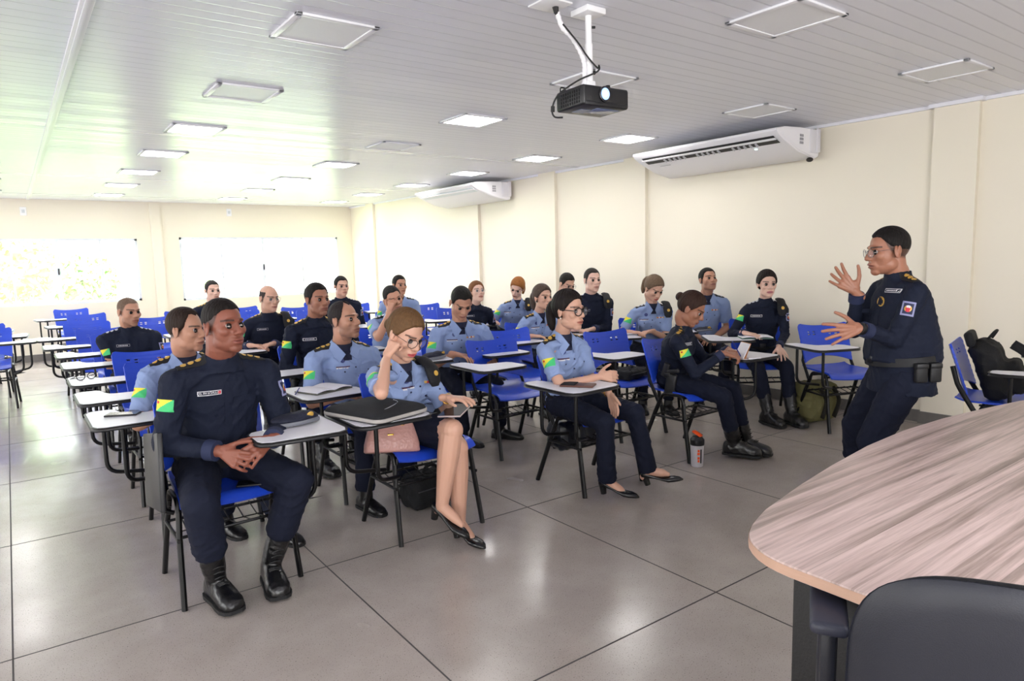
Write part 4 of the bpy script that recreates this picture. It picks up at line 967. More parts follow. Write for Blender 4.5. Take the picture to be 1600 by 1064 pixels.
        for x in (-.075, .075):
            b = MB(); sf.decal(b, chest(x, .52), fdn, (0, 0, 1), .095, .105, .002, 8, 8); b.build('pocket', M_LB(), t)
            b = MB(); sf.decal(b, chest(x, .615), fdn, (0, 0, 1), .100, .038, .0028, 8, 3, off=.002); b.build('pocket_flap', M_LB(), t)
            b = MB(); sf.decal(b, chest(x, .59), fdn, (0, 0, 1), .010, .010, .002, 3, 3, off=.0055, shape='round'); b.build('pocket_button', M_DP(), t)
        b = MB(); sf.decal(b, chest(-.075, .66), fdn, (0, 0, 1), .080, .014, .0016, 8, 2, off=.0035, mfn=lambda u, v_: 0 if v_ < .5 else 1); b.build('name_tag', [M_WH(), mat('tag_maroon', '#4A2A4A', .6)], t)
        b = MB(); sf.decal(b, chest(-.06, .77), fdn, (0, 0, 1), .032, .032, .0016, 6, 6, shape='round'); b.build('round_badge', mat('badge_blue', '#38437E', .5), t)
        if sp.get('medal', 1):
            b = MB(); sf.decal(b, chest(.075, .70), fdn, (0, 0, 1), .07, .012, .0018, 7, 2, mfn=lambda u, v_: int(u * 7) % 3); b.build('ribbon_bar', [M_GOLD(), M_RED(), M_WH()], t)
    # beret tucked under the left shoulder strap
    if sp.get('beret'):
        b = MB(); c = T + Xb * (sh_w * .80) + V3(0, 0, -.01)
        bs = sp['beret']; f0 = c - Yb * .03 + V3(0, 0, .012); f1 = c - Yb * .092 + V3(0, 0, -.035); f2 = c - Yb * .112 + V3(0, 0, -.115)
        b.tube(smoothpath([c + Yb * .05 + V3(0, 0, .02), f0, f1, f2], 6), [(.014, .030)] * 5 + [(.020, .036)] * 6 + [(.022, .042)] * 4 + [(.018, .038)] * 2 + [(.012, .026)] * 2, 18, ref=tuple(Xb))
        rm = remesh(b, .005, 4, .5); br = link('beret', rm, mat('beret_black', '#0B0C12', .75, bump=(200, .3)), t, True, 180)
        sb = Surf(rm); b = MB(); sb.decal(b, f1 - Yb * .1 + V3(0, 0, -.01), Yb, (0, 0, 1), .026, .026, .002, 5, 5, shape='round'); b.build('beret_badge', M_GOLD(), br)
    # ---------- lower garment
    b = MB(); pv = .007 if near else .010; tb = sp.get('trbulk', 1.0) * (.9 if fem else 1)
    hips = P + V3(0, 0, -.02)
    b.ell(hips + Yb * .01, (.155 * tb * bw, .12 * tb, .085), None, 26, 16); b.tube([hips, P + (T - P) * .14], [(.158 * bw, .122), (.150 * bw, .115 + bel * .6)], 26, ref=tuple(-Yb))
    if female_skirt:
        K1, K2 = legs[-1][1], legs[1][1]; km = (K1 + K2) / 2
        for s in (-1, 1): hp_, K, a_, fd, f = legs[s]; b.cap(hp_, hp_ + (K - hp_) * .90, .096, .064)
        b.cap(hips + V3(0, -.05, -.02), km * .75 + hips * .25, .105, .085); 
    else:
        for s in (-1, 1):
            hp_, K, a_, fd, f = legs[s]; b.cap(hp_, K, .092 * tb, .068 * tb); 
            if sp.get('boots', long):
                bt = a_ + (K - a_) * sp.get('blouse', .36); b.cap(K, bt, .068 * tb, .064 * tb); b.ell(bt + V3(0, 0, .0), (.066 * tb, .066 * tb, .034), None, 18, 12)
            else:
                b.cap(K, K + (a_ - K) * .4, .066 * tb, .060 * tb); b.tube([K + (a_ - K) * .3, a_ + V3(0, 0, .02 if not sp.get('heels') else .0)], [.062 * tb, .058 * tb * sp.get('flare', 1)], 20)
    me = remesh(b, pv, 4, .5); wrinkle(me, .010 if not female_skirt else .003, sp.get('seed', 1) + 7, .6); link('skirt' if female_skirt else 'trousers', me, M_TROUS(), t, True, 180)
    # belt
    b = MB(); bc_ = P + (T - P) * (.13); b.tube([bc_ - lean * .022, bc_ + lean * .022], [(.166 * bw, .128 + bel * .9)] * 2 if not fem else [(.150 * bw, .118)] * 2, 30, ref=tuple(-Yb)); b.build('belt', mat('belt_black', '#0F1014', .6), t)
    b = MB(); b.box(bc_ - Yb * ((.128 + bel * .9) if not fem else .118), (.05, .012, .04), rot=rz3(tw), bev=.003); b.build('buckle', mat('buckle_dark', '#2A2A2E', .3, .8), t)
    if stand:
        for k, (xx, yy, hh) in enumerate(((.165, -.02, .10), (.16, .055, .10), (.02, .16, .08))):
            pc = P + Xb * xx * bw * 1.05 + Yb * yy + V3(0, 0, .02); b = MB(); b.box(pc, (.035, .06, hh), rot=rz3(tw) @ rz3(0 if k < 2 else PI / 2), bev=.010, seg=3); b.box(pc + V3(0, 0, hh * .35), (.039, .063, .03), rot=rz3(tw) @ rz3(0 if k < 2 else PI / 2), bev=.008); b.build('belt_pouch', mat('holster_black', '#141416', .5), t)
    if sp.get('holster'):
        hc_ = P - Xb * (.185 * bw) + V3(0, -.02, .02); b = MB(); b.box(hc_ + V3(0, -.02, -.045), (.045, .075, .15), rot=rz3(tw) @ rx3(.15), bev=.014, seg=3); b.box(hc_ + V3(0, -.0, .02), (.05, .05, .04), bev=.01); hl = b.build('holster', mat('holster_black', '#141416', .5), t)
        b = MB(); b.box(hc_ + V3(0, .02, .055), (.030, .045, .10), rot=rx3(.35), bev=.008, seg=3); b.box(hc_ + V3(0, -.02, .045), (.026, .12, .028), rot=rx3(-.15), bev=.005); b.build('pistol_grip', mat('pistol_black', '#1B1B1E', .35), hl)
    # ---------- footwear
    for s in (-1, 1):
        hp_, K, a_, fd, f = legs[s]; fp = f.get('fp'); heel = sp.get('heels')
        fdh = unit(V3(fd[0], fd[1], 0)); sdv = np.cross(fdh, V3(0, 0, 1)); upv = V3(0, 0, 1)
        if fp is not None: fdh = unit(ldir(fp)); sdv = unit(np.cross(fdh, V3(0, 0, 1))); upv = np.cross(sdv, fdh)
        L_ = .255 if not heel else .225; oz = a_ - upv * (.09 if not heel else .085)   # sole point under the ankle
        # sections: distance from heel, half width, bottom z, top z
        if heel: secs = [(-.052, .010, .055, .075), (-.045, .024, .050, .092), (-.02, .029, .046, .090), (.03, .028, .036, .062), (.07, .031, .020, .042), (.11, .037, .004, .036), (.145, .034, .002, .034), (.175, .022, .002, .026), (.195, .006, .004, .012)]
        elif sp.get('boots', long): secs = [(-.078, .015, .004, .05), (-.070, .033, .0, .085), (-.04, .041, .0, .115), (.0, .042, .0, .125), (.05, .043, .0, .105), (.10, .049, .0, .082), (.145, .050, .0, .070), (.175, .040, .002, .055), (.188, .020, .006, .035)]
        else: secs = [(-.075, .012, .004, .045), (-.068, .030, .0, .070), (-.04, .036, .0, .080), (.0, .036, .0, .080), (.05, .037, .0, .072), (.10, .043, .0, .056), (.15, .041, .001, .046), (.18, .030, .003, .036), (.195, .012, .006, .022)]
        b = MB(); rings = []
        for x, hw, zb, zt in secs:
            r = []; mz = (zb + zt) / 2; hh = (zt - zb) / 2
            for q in range(20):
                a = 2 * PI * q / 20; ca, sa = math.cos(a), math.sin(a); e = .55 if sa < 0 else .85
                r.append(oz + fdh * x + sdv * hw * math.copysign(abs(ca) ** .8, ca) + upv * (mz + hh * math.copysign(abs(sa) ** e, sa)))
            rings.append(r)
        b.loft(rings)
        if heel:
            b2 = MB(); b2.tube([oz + fdh * -.030 + upv * .060, oz + fdh * -.022 + upv * .001], [(.024, .022), (.018, .017)], 14, ref=tuple(fdh))
            sh = b.build('shoe', mat('pump_black_leather', '#0D0E11', .25, spec=.6), t, ang=70); b2.build('heel', mat('pump_black_leather', '#0D0E11', .25), sh)
        else:
            ax = unit(K - a_); boot = sp.get('boots', long)
            if boot: b.tube([oz + upv * .06, a_ + ax * .02, a_ + ax * .07, a_ + (K - a_) * (sp.get('blouse', .36) + .04)], [(.052, .042), (.050, .044), (.054, .050), (.055, .053)], 22, ref=tuple(sdv))
            else: b.tube([oz + upv * .05, a_ + ax * .03], [(.034, .046), (.036, .040)], 18, ref=tuple(sdv))
            me = remesh(b, .005 if near else .009, 3, .5); 
            if boot: wrinkle(me, .004, 3, 1.0)
            bo = link('boot' if boot else 'shoe', me, M_BOOT(), t, True, 180); b = MB(); rings = []
            for x, hw, zb, zt in secs[1:-1]:
                pass
            outl = [(x, hw * 1.05 + .002) for x, hw, _, _ in secs]; poly = [oz + fdh * x + sdv * hw for x, hw in outl] + [oz + fdh * x - sdv * hw for x, hw in outl[::-1]]
            b.loft([[p + upv * .000 for p in poly], [p + upv * .016 for p in poly]]); b.build('sole', mat('sole_rubber', '#151517', .7), bo, smooth=False)
            if boot and near:
                b = MB()
                for k in range(7):
                    q = oz + fdh * (.085 - .011 * k) + upv * (.092 + .0 * k) if k < 3 else a_ + ax * (.0 + (k - 3) * .028) + fdh * (.052)
                    b.tube([q + sdv * .022, q + fdh * .006 + upv * .006, q - sdv * .022], .003, 6)
                b.build('laces', mat('lace_black', '#1A1A1C', .6), bo)
    if sp.get('watch'):
        s = sp['watch']; E, w = arms[s][0], arms[s][1]; wd = unit(w - E); k_ = .0415 if long else .027
        b = MB(); b.tube([w + wd * -.004, w + wd * .016], [(.030, .030)] * 2 if long else [(k_, k_)] * 2, 18); wt = b.build('watch', mat('watch_strap', '#101014', .5), t)
    if sp.get('bracelet'):
        s = sp['bracelet']; E, w = arms[s][0], arms[s][1]; wd = unit(w - E); b = MB(); a_, b_ = frame_from(wd); b.tube([w - wd * .012 + (a_ * math.cos(q) + b_ * math.sin(q)) * .0255 for q in np.linspace(0, 2 * PI, 25)], .0028, 8, caps=False); b.build('bracelet', mat('gold_metal', '#D9A94A', .25, .9), t, ang=180)
    if sp.get('earring'):
        for s in (-1, 1): b = MB(); b.ell(hp(s * .078, .006, -.040), (.004, .004, .005), None, 10, 8); b.build('earring', mat('pearl', '#EEE8E0', .2), t)
    return t
PEOPLE = [
 dict(label='seated man in navy uniform and black boots, hands clasped, nearest the camera at left', pos=(.71, 3.22), yaw=6, head=(.73, 3.07, 1.165), hyaw=24, pitch=-2, skin='dark', outfit='navy', near=True, bulk=1.10, shw=1.12, belly=.03,
  face_w=1.08, neck=1.12, hair='short', hairc='#17110F', hairt=.0035, topt=.006, front=.070, beard=.12, gaze=(22, -6), fadea=.78, raise_=.028, blouse=.44, tagtext='CEL PM RÔMULO', pelvis=(0, .08, .545), leg=1.08, trbulk=1.12, armr=1.1, seed=3,
  R=dict(w=(.635, 2.93, .665), d=(.55, -.62, -.30), n=(.55, .45, -.25), spread=.22, curl=(.45, .55, .35)), L=dict(w=(.845, 2.89, .685), d=(-.85, -.30, -.30), n=(.1, .75, -.6), spread=.25, curl=(.35, .5, .3)),
  RF=dict(w=(.60, 2.99, .10), d=(.16, -1, 0), pole=(-.25, -1, .5)), LF=dict(w=(.83, 2.99, .10), d=(-.10, -1, 0), pole=(.45, -1, .5))),
 dict(label='woman in light blue shirt and dark skirt, legs crossed, fist against her cheek', sex='f', pos=(1.715, 3.21), yaw=0, hs=1.04, head=(1.565, 3.02, 1.06), hyaw=14, pitch=26, roll=5, skin='light', outfit='blue', near=True, skirt=True, heels=True,
  hair='bun', hairc='#64492F', hairt=.010, bunz=-.005, buns=1.0, front=.074, glasses=('#3A2420', .0016, .024), lips='#C03048', lids=.55, pelvis=(.06, .07, .545), shz={-1: .03}, beret=1, bracelet=1, twist=12, seed=11,
  R=dict(w=(1.435, 2.98, .960), d=(.42, -.05, .72), n=(.6, .3, -.4), curl=(1.3, 1.5, 1.0), spread=0, thumb=-.2, pole=(-.5, -.7, -.6)), L=dict(w=(1.70, 2.87, .745), d=(.42, -.85, .02), n=(0, -.1, -1), curl=(.15, .35, .3), spread=.30, thumb=.5),
  RF=dict(w=(1.64, 2.86, .205), d=(.25, -.8, 0), fp=(.35, -.75, -.30), pole=(.15, -1, .9)), LF=dict(w=(1.745, 2.87, .09), d=(.12, -1, 0), pole=(-.25, -1, .4))),
 dict(label='woman in light blue shirt with thick black glasses and ponytail, dark trousers and pumps', sex='f', pos=(2.885, 3.13), yaw=2, head=(2.65, 3.03, 1.11), hyaw=12, pitch=2, skin='light', outfit='blue', near=True, heels=True, flare=1.12,
  hair='pony', hairc='#1D1715', front=.074, glasses=('#1E1412', .0030, .0255), pelvis=(-.12, .08, .545), bracelet=1, earring=1, medal=0, seed=21, gaze=(12, 0), boots=False,
  R=dict(w=(2.72, 2.87, .725), d=(.85, -.40, .0), n=(.3, .75, -.35), curl=(.35, .5, .4), spread=.05, pole=(-.8, -.2, -.8)), L=dict(w=(2.80, 2.86, .62), d=(.02, -.45, -.88), n=(-1, 0, 0), curl=(.2, .3, .2), spread=.06, pole=(.4, .5, -.8)),
  RF=dict(w=(2.76, 2.84, .10), d=(.45, -.9, 0), pole=(-.1, -1, .6)), LF=dict(w=(3.04, 2.77, .115), d=(.5, -.85, 0), fp=(.5, -.8, .22), pole=(.15, -1, .6))),
 dict(label='woman in navy uniform with a hair bun, bent over writing, holster at her hip', sex='f', pos=(3.89, 3.17), yaw=14, head=(3.80, 3.06, 1.045), hyaw=28, pitch=32, skin='brown', outfit='navy', hair='bun', hairc='#33211A', hairt=.009, bunz=.03, pelvis=(-.02, .10, .545), near=True, vox=.004,
  holster=True, twist=10, bulk=1.12, seed=31, lids=.6, beret=0,
  R=dict(w=(3.88, 2.86, .745), d=(.5, -.75, -.1), n=(.3, 0, -1), curl=(.7, .9, .5), spread=.05), L=dict(w=(4.07, 2.95, .745), d=(-.5, -.75, -.05), n=(-.2, 0, -1), curl=(.5, .7, .4), spread=.05),
  RF=dict(w=(3.99, 2.84, .11), d=(.45, -.9, 0), pole=(-.2, -1, .6)), LF=dict(w=(4.12, 2.84, .10), d=(.35, -1, 0), pole=(.2, -1, .6))),
 dict(label='man in light blue shirt with raised chin, seated against the wall behind the writing woman', pos=(5.53, 4.31), yaw=-38, head=(5.47, 4.21, 1.172), hyaw=-22, pitch=-14, skin='tan', outfit='blue', hairc='#14100E', rank='silver', seed=41, R='lap', L='lap', medal=1, beard=.3),
 dict(label='woman in light blue shirt with a ponytail, looking down at notes, beret on her shoulder', sex='f', pos=(4.84, 4.42), yaw=-34, head=(4.80, 4.30, 1.115), hyaw=-10, pitch=32, skin='light', outfit='blue', hair='pony', hairc='#6E5A48', earring=1, rank='silver', beret=1, lips='#C04050', seed=43, lids=.6, R='tab', L='tab'),
 dict(label='woman in navy uniform seated by the right wall, one hand on a notebook', sex='f', pos=(5.36, 3.55), yaw=-44, head=(5.27, 3.44, 1.150), hyaw=-38, pitch=2, skin='fair', outfit='navy', hair='bun', hairc='#1E1614', bunz=.0, buns=.8, near=True, vox=.004, bulk=1.15, beret=1, rank='silver', lips='#B0586A', seed=47,
  R=dict(w=(5.02, 3.48, .745), d=(.1, -.9, -.1), n=(0, 0, -1), spread=.15, curl=(.2, .3, .2)), L=dict(w=(5.12, 3.22, .64), d=(-.5, -.6, -.45), n=(.2, .2, -1), spread=.3, curl=(.2, .3, .25)),
  RF=dict(w=(4.98, 3.22, .10), d=(-.3, -1, 0)), LF=dict(w=(5.13, 3.10, .10), d=(-.45, -1, 0))),
 dict(label='stout young man in navy uniform, hands joined on his tablet, beret on shoulder', pos=(4.62, 4.98), yaw=-30, head=(4.57, 4.88, 1.195), hyaw=-16, skin='fair', outfit='navy', hairc='#2A2420', hairt=.005, rank='none_', beret=1, bulk=1.15, face_w=1.08, seed=51, R='tab', L='tab'),
 dict(label='man with glasses looking down, only his head showing before the wall pilaster', pos=(5.02, 5.75), yaw=-25, head=(4.92, 5.66, 1.13), hyaw=-2, pitch=24, skin='light', outfit='blue', hairc='#1E1A18', glasses=('#222222', .0012, .022), seed=53, lids=.5, R='tab', L='tab'),
 dict(label='light-blue-shirted woman with tied streaked hair, behind the woman in thick black glasses', sex='f', pos=(3.96, 4.99), yaw=-6, head=(3.93, 4.86, 1.063), hyaw=2, skin='light', outfit='blue', hair='pony', hairc='#4C3E36', earring=1, seed=57, R='tab', L='lap'),
 dict(label='red-haired woman in light blue shirt, head tilted, writing on her tablet', sex='f', pos=(4.66, 6.45), yaw=-34, head=(4.70, 6.28, 1.09), hyaw=-58, pitch=30, roll=18, skin='fair', outfit='blue', hair='bob', hairc='#9A6232', beret=1, seed=59, lids=.6, R='tab', L='thigh', medal=0),
 dict(label='woman in navy uniform with rimless glasses and light brown hair, chin raised', sex='f', pos=(4.10, 6.28), yaw=-16, head=(4.07, 6.16, 1.075), hyaw=-8, pitch=-12, skin='fair', outfit='navy', hair='bob', hairc='#7A5030', glasses=('#B8A8A0', .0009, .022), rank='none_', seed=61, R='lap', L='lap'),
 dict(label='broad man in light blue shirt looking down, beside the empty middle chair', hs=1.05, pos=(2.83, 4.62), yaw=-14, head=(2.81, 4.48, 1.09), hyaw=-14, pitch=34, skin='tan', outfit='blue', near=True, vox=.004, hairc='#141210', hairt=.007, bulk=1.10, shw=1.06, seed=63, lids=.7, pelvis=(0, .08, .545),
  R=dict(w=(2.66, 4.36, .72), d=(.4, -.7, -.1), n=(0, 0, -1), curl=(.3, .5, .3)), L=dict(w=(2.98, 4.36, .66), d=(-.4, -.8, -.1), n=(0, 0, -1)), RF=dict(w=(2.74, 4.40, .09), d=(.3, -1, 0)), LF=dict(w=(3.07, 4.37, .09), d=(.5, -.8, 0)), trbulk=.95),
 dict(label='upright man in light blue shirt with short black hair, far back in the middle', pos=(3.74, 7.40), yaw=-20, head=(3.72, 7.28, 1.145), hyaw=4, skin='tan', outfit='blue', hairc='#161210', rank='silver', seed=67, R='lap', L='lap'),
 dict(label='man in light blue shirt leaning his head on his raised hand', pos=(2.74, 5.60), yaw=-10, head=(2.72, 5.46, 1.095), hyaw=-6, pitch=6, roll=-16, skin='tan', outfit='blue', hairc='#1E1C1C', hairt=.007, rank='silver', seed=69, lids=.4, bulk=1.08,
  R=dict(w=(2.63, 5.36, .985), d=(.15, -.05, .7), n=(.6, .3, 0), curl=(1.0, 1.0, .6), pole=(-.5, -.6, -.7)), L='lap'),
 dict(label='upright dark-haired man in navy uniform with white rank marks, far back', pos=(3.10, 7.60), yaw=-12, head=(3.08, 7.48, 1.155), hyaw=2, skin='light', outfit='navy', hairc='#181412', rank='silver', seed=71, R='lap', L='lap'),
 dict(label='balding man in light blue shirt looking to the speaker, papers on his tablet', pos=(1.74, 3.96), yaw=0, head=(1.63, 3.93, 1.075), hyaw=30, pitch=-6, skin='tan', outfit='blue', near=True, vox=.004, hairc='#262020', recede=1.6, bald=0, front=.088, hairt=.005, beard=.35, bulk=1.10, shw=1.06, belly=.02, seed=73, gaze=(10, 0), pelvis=(0, .06, .535), medal=0,
  R=dict(w=(1.52, 3.72, .66), d=(.6, -.7, -.1), n=(0, 0, -1)), L='lap', RF=dict(w=(1.56, 3.60, .09), d=(.1, -1, 0)), LF=dict(w=(1.83, 3.62, .09), d=(.2, -1, 0))),
 dict(label='black-haired man in navy uniform with holster, behind the balding man', pos=(1.80, 4.86), yaw=-2, head=(1.78, 4.77, 1.165), hyaw=14, skin='brown', outfit='navy', near=True, vox=.004, hairc='#161210', hairt=.009, holster=True, beard=.2, seed=79, R='thigh', L='lap', gaze=(10, 0), RF=dict(w=(1.62, 4.42, .10), d=(.1, -1, 0))),
 dict(label='bald smiling man with glasses in navy uniform, hands on his tablet', pos=(1.87, 6.28), yaw=-4, head=(1.86, 6.16, 1.125), hyaw=14, pitch=6, skin='light', outfit='navy', hairc='#3A3230', hairt=.004, bald=1, front=.09, recede=1, glasses=('#99907F', .0009, .022), beret=1, bulk=1.15, belly=.03, seed=83, R='tab', L='tab'),
 dict(label='farthest man in navy uniform, head in front of the back window', pos=(1.83, 8.20), yaw=-4, head=(1.82, 8.06, 1.15), hyaw=10, skin='fair', outfit='navy', hairc='#2A2624', hairt=.006, seed=89, R='lap', L='lap', bulk=1.1),
 dict(label='man in light blue shirt with dark hair, directly behind the front-left man', pos=(.78, 4.02), yaw=4, head=(.75, 3.96, 1.085), hyaw=46, pitch=2, skin='tan', outfit='blue', near=True, vox=.004, hairc='#2A1E18', hairt=.009, front=.080, recede=.6, shw=1.05, bulk=1.05, seed=97, pelvis=(0, .06, .54), 
  R=dict(w=(.62, 3.78, .72), d=(.3, -.9, -.2), n=(0, 0, -1)), L='lap', RF=dict(w=(.83, 3.78, .09), d=(.2, -1, 0)), LF=dict(w=(1.03, 3.50, .09), d=(.25, -1, 0))),
 dict(label='shaven-headed man in navy uniform with folded arms in the aisle column', pos=(.80, 6.36), yaw=2, head=(.768, 6.25, 1.075), hyaw=26, pitch=6, skin='tan', outfit='navy', hairc='#6A5648', hairt=.0015, topt=.0, front=.07, beard=.3, rank='silver', bulk=1.15, shw=1.08, seed=101, R='folded', L='folded', lids=.6, pelvis=(0, .02, .50)),
 dict(label='standing officer in navy uniform and glasses, gesturing with both hands', pos=(3.77, 1.70), yaw=-125, head=(3.75, 1.745, 1.412), hyaw=-130, pitch=6, skin='brown', outfit='navy', near=True, hairc='#14100F', hairt=.006, glasses=('#5A5A5E', .0012, .022), seed=107, stand=True,
  pelvis=(0, .05, .775), bulk=1.14, shw=.98, belly=.045, hs=1.08, leg=.97, topt=.002, tshift=(0, 0, .025), fadea=.8, raise_=.02, watch=1, beret=0, boots=True, trbulk=1.12, lips='#7A4038',
  R=dict(w=(3.70, 1.87, 1.19), d=(-.55, .42, .62), n=(-.59, -.8, .1), spread=.32, curl=(.08, .15, .12), thumb=.75, pole=(.2, .3, -1), hs=1.1), L=dict(w=(3.41, 1.69, 1.03), d=(-.80, .56, -.10), n=(.50, .72, -.45), spread=.34, curl=(.10, .22, .15), thumb=.95, pole=(.3, .1, -1), hs=1.1),
  RF=dict(w=(4.06, 2.02, .10), d=(-.30, .97, 0), pole=(-.8, .4, .2)), LF=dict(w=(3.80, 1.60, .10), d=(-.85, .45, 0), pole=(-.5, .4, .2))),
]
import time; _t = time.time()
for sp_ in PEOPLE:
    build_person(sp_)
print('people', time.time() - _t)
# ------------------------------------------------------------------ small things
TZ = .7016
MPAPER = mat('paper_white', '#E8E6EC', .7); MBK = mat('black_fabric_bag', '#0D0E12', .85, bump=(150, .4)); MPH = mat('phone_black', '#101218', .12)
def phone(x, y, z, a, label, L=.15, Wd=.075, tilt=None, case='#16161A'):
    t = thing('phone', label, 'phone', (x, y, z), a)
    if tilt is not None: t.rotation_euler = (tilt[0], tilt[1], a)
    b = MB(); b.box((0, 0, .004), (Wd, L, .008), bev=.0035, seg=3); b.build('case', mat('phone_case_' + case.lstrip('#'), case, .3), t)
    b = MB(); b.box((0, 0, .0082), (Wd - .006, L - .008, .0008)); b.build('screen', MPH, t, smooth=False)
phone(.40, 3.82, TZ, 1.1, 'dark phone lying on the tablet right behind the front-left man')
phone(.80, 3.04, .462, 1.2, 'black phone on the chair seat between the legs of the front-left man')
phone(1.745, 2.87, .672, -.9, 'tablet phone under the fingers of the woman in the skirt, on her thigh', L=.20, Wd=.12, tilt=(.10, -.05), case='#B9A8A8')
t = thing('wallet', 'brown and black wallet on the tablet of the woman with thick glasses', 'wallet', (2.53, 2.83, TZ), .6)
b = MB(); b.box((0, 0, .006), (.10, .19, .010), bev=.003); b.build('cover', mat('leather_brown', '#5A3428', .5), t); b = MB(); b.box((0, .05, .0125), (.10, .08, .004), bev=.001); b.build('flap', MBK, t)
# beret on the left-hand tablet of the front-left man
def beret(x, y, z, a, label, s=1.0):
    t = thing('beret', label, 'beret', (x, y, z), a); b = MB(); b.ell((0, .01, .026 * s), (.115 * s, .070 * s, .026 * s), None, 30, 14); b.ell((.03 * s, -.01, .032 * s), (.07 * s, .05 * s, .028 * s), None, 24, 12); b.ell((-.05 * s, .01, .024 * s), (.06 * s, .055 * s, .024 * s), None, 24, 12)
    me = remesh(b, .005, 3); wrinkle(me, .006, 5, .7); v = getv(me); v[:, 2] = np.maximum(v[:, 2], 0.0005); setv(me, v); link('felt', me, mat('beret_navy', '#14182C', .8, bump=(250, .3)), t, True, 180)
    b = MB(); b.tube(smoothpath([(-.105 * s, -.035 * s, .012), (-.03 * s, -.066 * s, .016), (.05 * s, -.062 * s, .018), (.10 * s, -.03 * s, .014)], 6), [(.004, .009)] * 19, 10); b.build('leather_band', mat('beret_band_grey', '#6E7078', .5), t)
    b = MB(); b.ell((.045 * s, -.05 * s, .040 * s), (.018, .006, .020), rx3(.5), 14, 10); b.build('badge', M_GOLD(), t)
beret(.995, 3.03, TZ, .15, 'navy beret with badge on the tablet beside the front-left man')
beret(2.49, 4.37, TZ, .3, 'dark folded beret on the tablet of the broad man looking down', .95)
beret(5.21, 4.06, TZ, -.4, 'dark beret on the tablet of the man with raised chin by the wall', .8)
def notebook(x, y, z, a, label, w=.20, l=.26, n=2, cover='#3A4A44', pen=False, open_=True):
    t = thing('notebook', label, 'notebook', (x, y, z), a); b = MB(); b.box((0, 0, .004), (w * (2 if open_ else 1), l, .008), bev=.002); b.build('cover', mat('cover_' + cover.lstrip('#'), cover, .5), t)
    b = MB()
    for s in ((-1, 1) if open_ else (0,)):
        def fn(u, v, s=s): 
            xx = (u if s >= 0 else -u) * w * .97 if s else (u - .5) * w * .95; return (xx, (v - .5) * l * .96, .012 + .008 * math.sin(PI * u) * (1 if s else .3))
        b.grid(fn, 8, 3, .007)
    b.build('pages', MPAPER, t)
notebook(1.40, 3.74, TZ, .35, 'papers and slim pad on the tablet of the balding man in light blue', .13, .19, cover='#5A5A50')
notebook(5.08, 3.42, TZ, -.75, 'open notebook under the hand of the woman in navy by the right wall', .13, .19, cover='#4C6A64')
notebook(4.50, 4.42, TZ, -.55, 'stack of white notes on the tablet of the ponytailed woman looking down', .12, .18, cover='#C8CCD4')
notebook(4.30, 6.52, TZ, -.5, 'small paper pad under the red-haired woman pen hand', .09, .15, cover='#B9BCC6', open_=False)
# notebook held upright by the woman writing
t = thing('notebook', 'small notebook with orange picture cover standing open before the writing woman', 'notebook', (4.06, 2.80, TZ), -.5)
b = MB(); b.box((-.02, 0, .055), (.004, .13, .11), rot=ry3(.35)); b.build('cover', mat('cover_orange_print', '#C98A5A', .5, var=(30, .5)), t, smooth=False); b = MB(); b.box((-.030, 0, .055), (.006, .128, .108), rot=ry3(.45)); b.box((.03, 0, .005), (.09, .13, .008), bev=.001); b.build('pages', MPAPER, t, smooth=False)
def pen(p, q, label, c='#1A2A7A'):
    b = MB(); b.tube([p, tuple(np.array(p) * .06 + np.array(q) * .94), q], [.0038, .0038, .001], 8); tag(b.build('pen', mat('pen_' + c.lstrip('#'), c, .3)), label, 'pen')
pen((1.28, 3.80, TZ + .02), (1.22, 3.70, TZ + .005), 'dark pen beside the papers of the balding man')
pen((3.90, 2.80, TZ + .13), (3.97, 2.78, TZ + .02), 'pen in the hand of the writing woman in navy')
pen((4.40, 6.34, TZ + .12), (4.35, 6.40, TZ + .02), 'pen in the hand of the red-haired woman', '#D8D8DC')
# spectacles on a tablet of the aisle column
t = thing('spectacles', 'black spectacles lying on an empty tablet in front of the man with folded arms', 'spectacles', (.36, 5.24, TZ), .4)
b = MB()
for s in (-1, 1): b.tube([(s * .034 + .026 * math.cos(a), 0, .022 + .020 * math.sin(a)) for a in np.linspace(0, 2 * PI, 21)], .003, 6); b.tube([(s * .062, 0, .03), (s * .055, .09, .006), (-s * .02, .10, .004)], .0025, 6)
b.tube([(-.008, 0, .028), (.008, 0, .028)], .002, 6); b.build('frame', MDARK, t, ang=180)
# laptop sleeve
t = thing('laptop_sleeve', 'black laptop sleeve with grey zipped edge on the tablet of the woman in the skirt', 'laptop sleeve', (1.36, 2.97, TZ), .30)
def sl(s, z): return [(p[0] * s, p[1] * s, z) for p in SLP]
SLP = []
for cx, cy, a0 in ((.12, .155, 0), (-.12, .155, 90), (-.12, -.155, 180), (.12, -.155, 270)):
    for k in range(7): a = math.radians(a0 + 15 * k); SLP.append((cx + .045 * math.cos(a), cy + .045 * math.sin(a)))
SLP = [(-.165 + .33 * (x + .165) / .33, y) for x, y in SLP]
b = MB(); b.loft([sl(.96, 0), sl(1.0, .006), sl(1.0, .022), sl(.97, .036), sl(.85, .046), sl(.5, .056)]); b.build('sleeve_body', mat('neoprene_black', '#16171B', .9, bump=(300, .3)), t, ang=60)
b = MB(); b.tube([tuple(np.array(p) * (1.003, 1.003, 1)) for p in sl(1.0, .015)] + [sl(1.0, .015)[0]], [(.004, .009)] * 29, 8); b.build('edge_piping', mat('piping_grey', '#A7A29E', .6), t, ang=180)
b = MB(); b.tube(smoothpath([(-.10, -.14, .045), (-.03, -.13, .052), (.06, -.09, .054), (.09, -.03, .055)], 6), .0025, 6); b.build('zip', mat('zip_silver', '#C9C9CE', .3, .7), t, ang=180)
